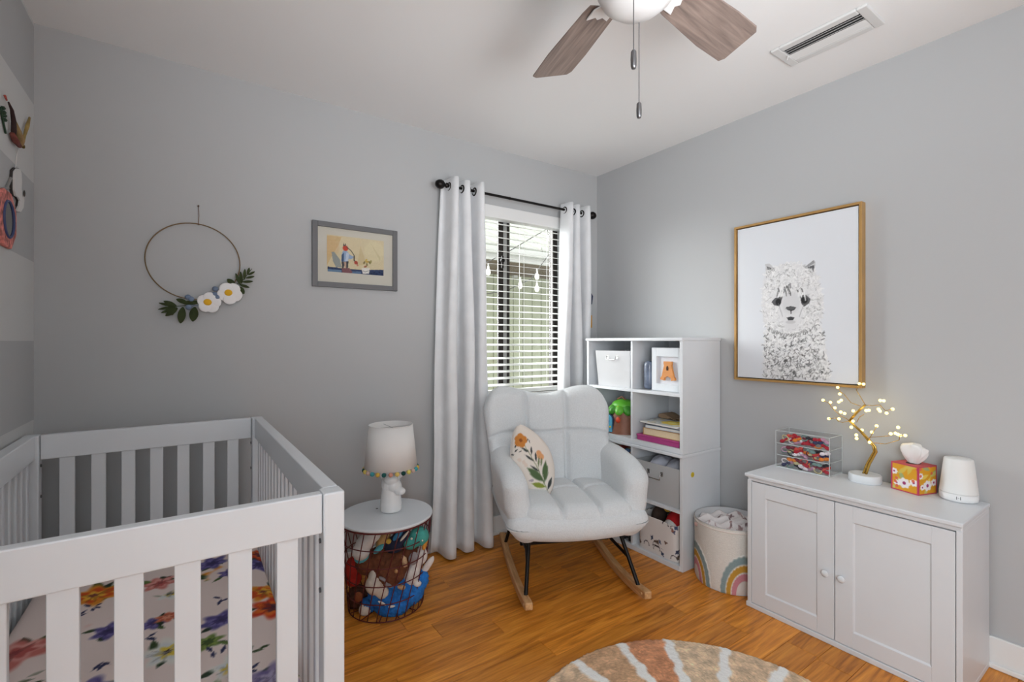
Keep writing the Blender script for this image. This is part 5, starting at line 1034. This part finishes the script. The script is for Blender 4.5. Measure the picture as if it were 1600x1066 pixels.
for k, dn in enumerate(('bottom', 'middle', 'top')):
    za = zc0 + w_ + k * dh + .004
    for i in range(20):
        (c, cn) = HC_[(i * 7 + k * 3) % 10] if not (k == 2 and i % 3 == 0) else HC_[0]; lay = i // 7; yc = by0_ + .03 + (i % 7) * .0285 + rs.uniform(-.004, .004); xc = bx0 + .026 + rs.uniform(-.004, .01); zz_ = za + .008 + lay * .013; hm = mat('hair_%s' % cn, c, .8, var=.15, scale=80); an = rs.uniform(-.6, .6)
        pos = Vector((xc, yc, zz_)); rm = Euler((an, rs.uniform(-.3, .3), rs.uniform(-.4, .4))).to_matrix()
        if i % 4 == 1:
            pts = [pos + rm @ Vector((0, .016 * math.cos(a), .012 * math.sin(a))) for a in np.linspace(0, 2 * math.pi, 15)[:-1]]; o = M().tube(pts, .0028, 6, True).build('hair_tie', hm, smooth=True); tag(o, '%s looped hair tie, %s from the left, %s layer, %s acrylic drawer' % (cn, ORD[6 - i % 7], LAY[lay], dn), 'hair tie', 'hair accessories in the acrylic drawers')
        else:
            t = thing('hair_bow', '%s ribbon hair bow, %s from the left, %s layer, %s acrylic drawer' % (cn, ORD[6 - i % 7], LAY[lay], dn), 'hair bow', pos, 'hair accessories in the acrylic drawers')
            for sg in (-1, 1): M().ball(pos + rm @ Vector((0, sg * .010, 0)), (.007, .0125, .0085), 10, 6, (an, 0, 0)).build('loop', hm, t, smooth=True)
            M().ball(pos + Vector((-.003, 0, 0)), (.005, .004, .005), 8, 6).build('knot', hm, t, smooth=True)
# gold twig tree light
tb = Vector((2.41, .822, zc0)); tl = thing('tree_lamp', 'gold wire bonsai tree lamp with glowing warm bulbs on the cabinet', 'lamp', tb)
M().lathe([(0, 0), (.057, 0), (.059, .004), (.059, .03), (.056, .034), (0, .034)], 36, tb).build('base', WHITE, tl, smooth='auto'); GW = mat('gold_wire', (206, 168, 84), .25, .85)
kx = 4.4444; k2 = lambda x, y, d=2.41: on_x(1190 + x / kx, 590 + y / kx, d)
g = M(); tr_ = [(716, 672), (742, 600), (790, 515), (782, 478), (740, 430), (690, 375), (610, 302)]
for j, (dx, dd) in enumerate(((-12, 0), (0, .008), (10, -.006), (4, .012))): g.tube([k2(x + dx * (1 - i / 9), y, 2.41 + dd) for i, (x, y) in enumerate(tr_)], [.0045, .0045, .0045, .004, .004, .0035, .003], 8)
g.build('trunk', GW, tl, smooth=True)
g = M()
for j, (dx, dd) in enumerate(((-5, 0), (4, .005))): g.tube([k2(610 + dx, 302, 2.41 + dd), k2(660 + dx, 245, 2.405 + dd), k2(720 + dx, 190, 2.4 + dd)], [.0035, .0035, .003], 8)
g.build('limb', GW, tl, smooth=True)
for br_ in (([(720, 190), (690, 140), (658, 88)], 2.39), ([(720, 192), (770, 196), (822, 190)], 2.39), ([(610, 302), (560, 313), (530, 302), (516, 280)], 2.39), ([(612, 300), (540, 260), (490, 212)], 2.42), ([(690, 200), (620, 175), (572, 115)], 2.43), ([(780, 455), (860, 462), (955, 435)], 2.4), ([(745, 415), (820, 412), (890, 405)], 2.43), ([(660, 312), (680, 275), (712, 255)], 2.43), ([(740, 440), (780, 370), (800, 340)], 2.39), ([(820, 190), (860, 230), (910, 222)], 2.39), ([(955, 435), (960, 402), (997, 403)], 2.4), ([(658, 88), (670, 60), (690, 46)], 2.39), ([(572, 115), (550, 100), (530, 70)], 2.43), ([(490, 212), (470, 180), (427, 160)], 2.42), ([(516, 280), (490, 286), (467, 286)], 2.39)):
    M().tube([k2(x, y, br_[1]) for x, y in br_[0]], .0014, 6).build('branch', GW, tl, smooth=True)
GLOW = mat('warm_bulb', (255, 240, 170), .4, emit=(255, 222, 120), estr=2.6)
for (x, y) in ((427, 158), (478, 173), (509, 211), (528, 69), (543, 115), (553, 158), (536, 170), (550, 240), (576, 250), (467, 286), (537, 287), (636, 232), (634, 304), (623, 346), (697, 366), (658, 400), (660, 424), (766, 380), (799, 337), (726, 230), (745, 228), (824, 160), (848, 162), (812, 220), (822, 234), (868, 248), (910, 220), (897, 391), (930, 388), (946, 395), (962, 403), (997, 403), (948, 347), (680, 44), (708, 46), (750, 450)):
    M().ball(k2(x, y, 2.395 + .04 * ((x * 7 + y) % 10) / 10), .0062, 12, 8).build('bulb', GLOW, tl, smooth=True)
# tissue box
tq = Vector((2.424, .660, zc0)); ts = thing('tissue_box', 'cube tissue box with orange floral print and magenta edges on the cabinet', 'tissue box', tq, rotz=R(-18)); hs_ = .051; hz = .112
def tis_print(seed):
    P = Paint(.102, hz, 60, 66, (222, 158, 40)); rs = random.Random(seed)
    for i in range(7): P.leaf(rs.uniform(.01, .09), rs.uniform(0, hz), .05, .016, rs.uniform(0, 6.2), rs.choice([(196, 196, 120), (150, 172, 130), (214, 190, 90), (232, 206, 100)]), .85)
    for x, y, r in ((.05, .035, .022), (.085, .045, .015), (.012, .075, .013), (.022, .03, .012)): P.ell(x, y, r, r * .9, 0, (240, 232, 234), 1, .2, .1, 7); P.ell(x, y, r * .3, r * .3, 0, (160, 60, 110))
    for i in range(5): P.ell(rs.uniform(0, .1), rs.uniform(0, hz), .006, c=(222, 110, 80))
    for x in (0, .102): P.line([(x, 0), (x, hz)], .011, (190, 62, 96))
    for y in (0, hz): P.line([(0, y), (.102, y)], .009, (196, 70, 96))
    return P
PT = printed('tissue_print', .6)
for k in range(4):
    P = tis_print(40 + k); a = k * math.pi / 2; X_ = P.X - .051; pts = np.stack([np.full_like(X_, -hs_), -X_, P.Y], 2); rm = np.array(Euler((0, 0, a)).to_matrix()); M().grid(pts @ rm.T).build('printed_side', PT, ts, colors=P.colors(), world=False)
M().box((-hs_, -hs_, hz - .001), (hs_, hs_, hz)).build('lid', mat('tissue_top', (206, 90, 88), .6), ts, world=False); M().box((-hs_, -hs_, 0), (hs_, hs_, .001)).build('bottom', mat('tissue_top', (206, 90, 88), .6), ts, world=False)
M().prism([(.03 * math.cos(a), .022 * math.sin(a)) for a in np.linspace(0, 2 * math.pi, 17)[:-1]], (0, 0, hz), (1, 0, 0), (0, 1, 0), (0, 0, .0006)).build('slot', mat('slot_dark', (70, 46, 40), .8), ts, world=False)
S, T2 = np.meshgrid(np.linspace(0, 2 * math.pi, 49)[:-1], np.linspace(0, 1, 22)); fold = 1 + .16 * np.sin(S * 5 + T2 * 2.5) + .08 * np.sin(S * 9 - T2 * 4)
rr = (.42 + .75 * np.sin(np.clip(T2 * 1.15, 0, 1) * math.pi * .62)) * (1 - np.clip((T2 - .72) / .28, 0, 1) ** 2 * .96) * fold
M().grid(np.stack([.021 * rr * np.cos(S), .040 * rr * np.sin(S), hz + .072 * np.clip(T2 * 1.25, 0, 1) * (1 + .10 * np.sin(S * 2 + 1)) - .004 * np.clip(T2 - .8, 0, 1)], 2), True).build('tissue', mat('white_tissue', (238, 236, 234), .9), ts, smooth=True, world=False)
# sound machine
sq_ = Vector((2.432, .526, zc0)); sm_ = thing('sound_machine', 'white tapered night-light sound machine at the near end of the cabinet', 'sound machine', sq_); SMW = mat('matte_white_plastic', (234, 234, 232), .5)
M().lathe([(0, .0), (.05, 0), (.0555, .004), (.057, .012), (.0565, .03)], 44, sq_).build('base', mat('gloss_white_plastic', (238, 238, 238), .3), sm_, smooth=True)
M().lathe([(.0568, .03), (.056, .034), (.049, .10), (.0435, .152), (.042, .157), (.038, .159), (0, .1595)], 44, sq_).build('shell', SMW, sm_, smooth=True)
ld = (Vector((0, 0, 0)) - sq_); ld.z = 0; ld.normalize(); lt = Vector((-ld.y, ld.x, 0)); g = M(); fo = sq_ + ld * .0574 + Vector((0, 0, .012))
for dx in (-.0055, .0055): g.prism([(dx - .0012, 0), (dx + .0012, 0), (dx + .0012, .011), (dx - .0012, .011)], fo, lt, (0, 0, 1), -ld * .001 + Vector((0, 0, 0)))
g.prism([(-.002, .0048), (.002, .0048), (.002, .0062), (-.002, .0062)], fo, lt, (0, 0, 1), -ld * .001); g.build('logo_mark', mat('logo_grey', (130, 130, 130), .6), sm_)
#@@END
for o in bpy.data.objects:
    if '_o' in o.keys(): del o['_o']
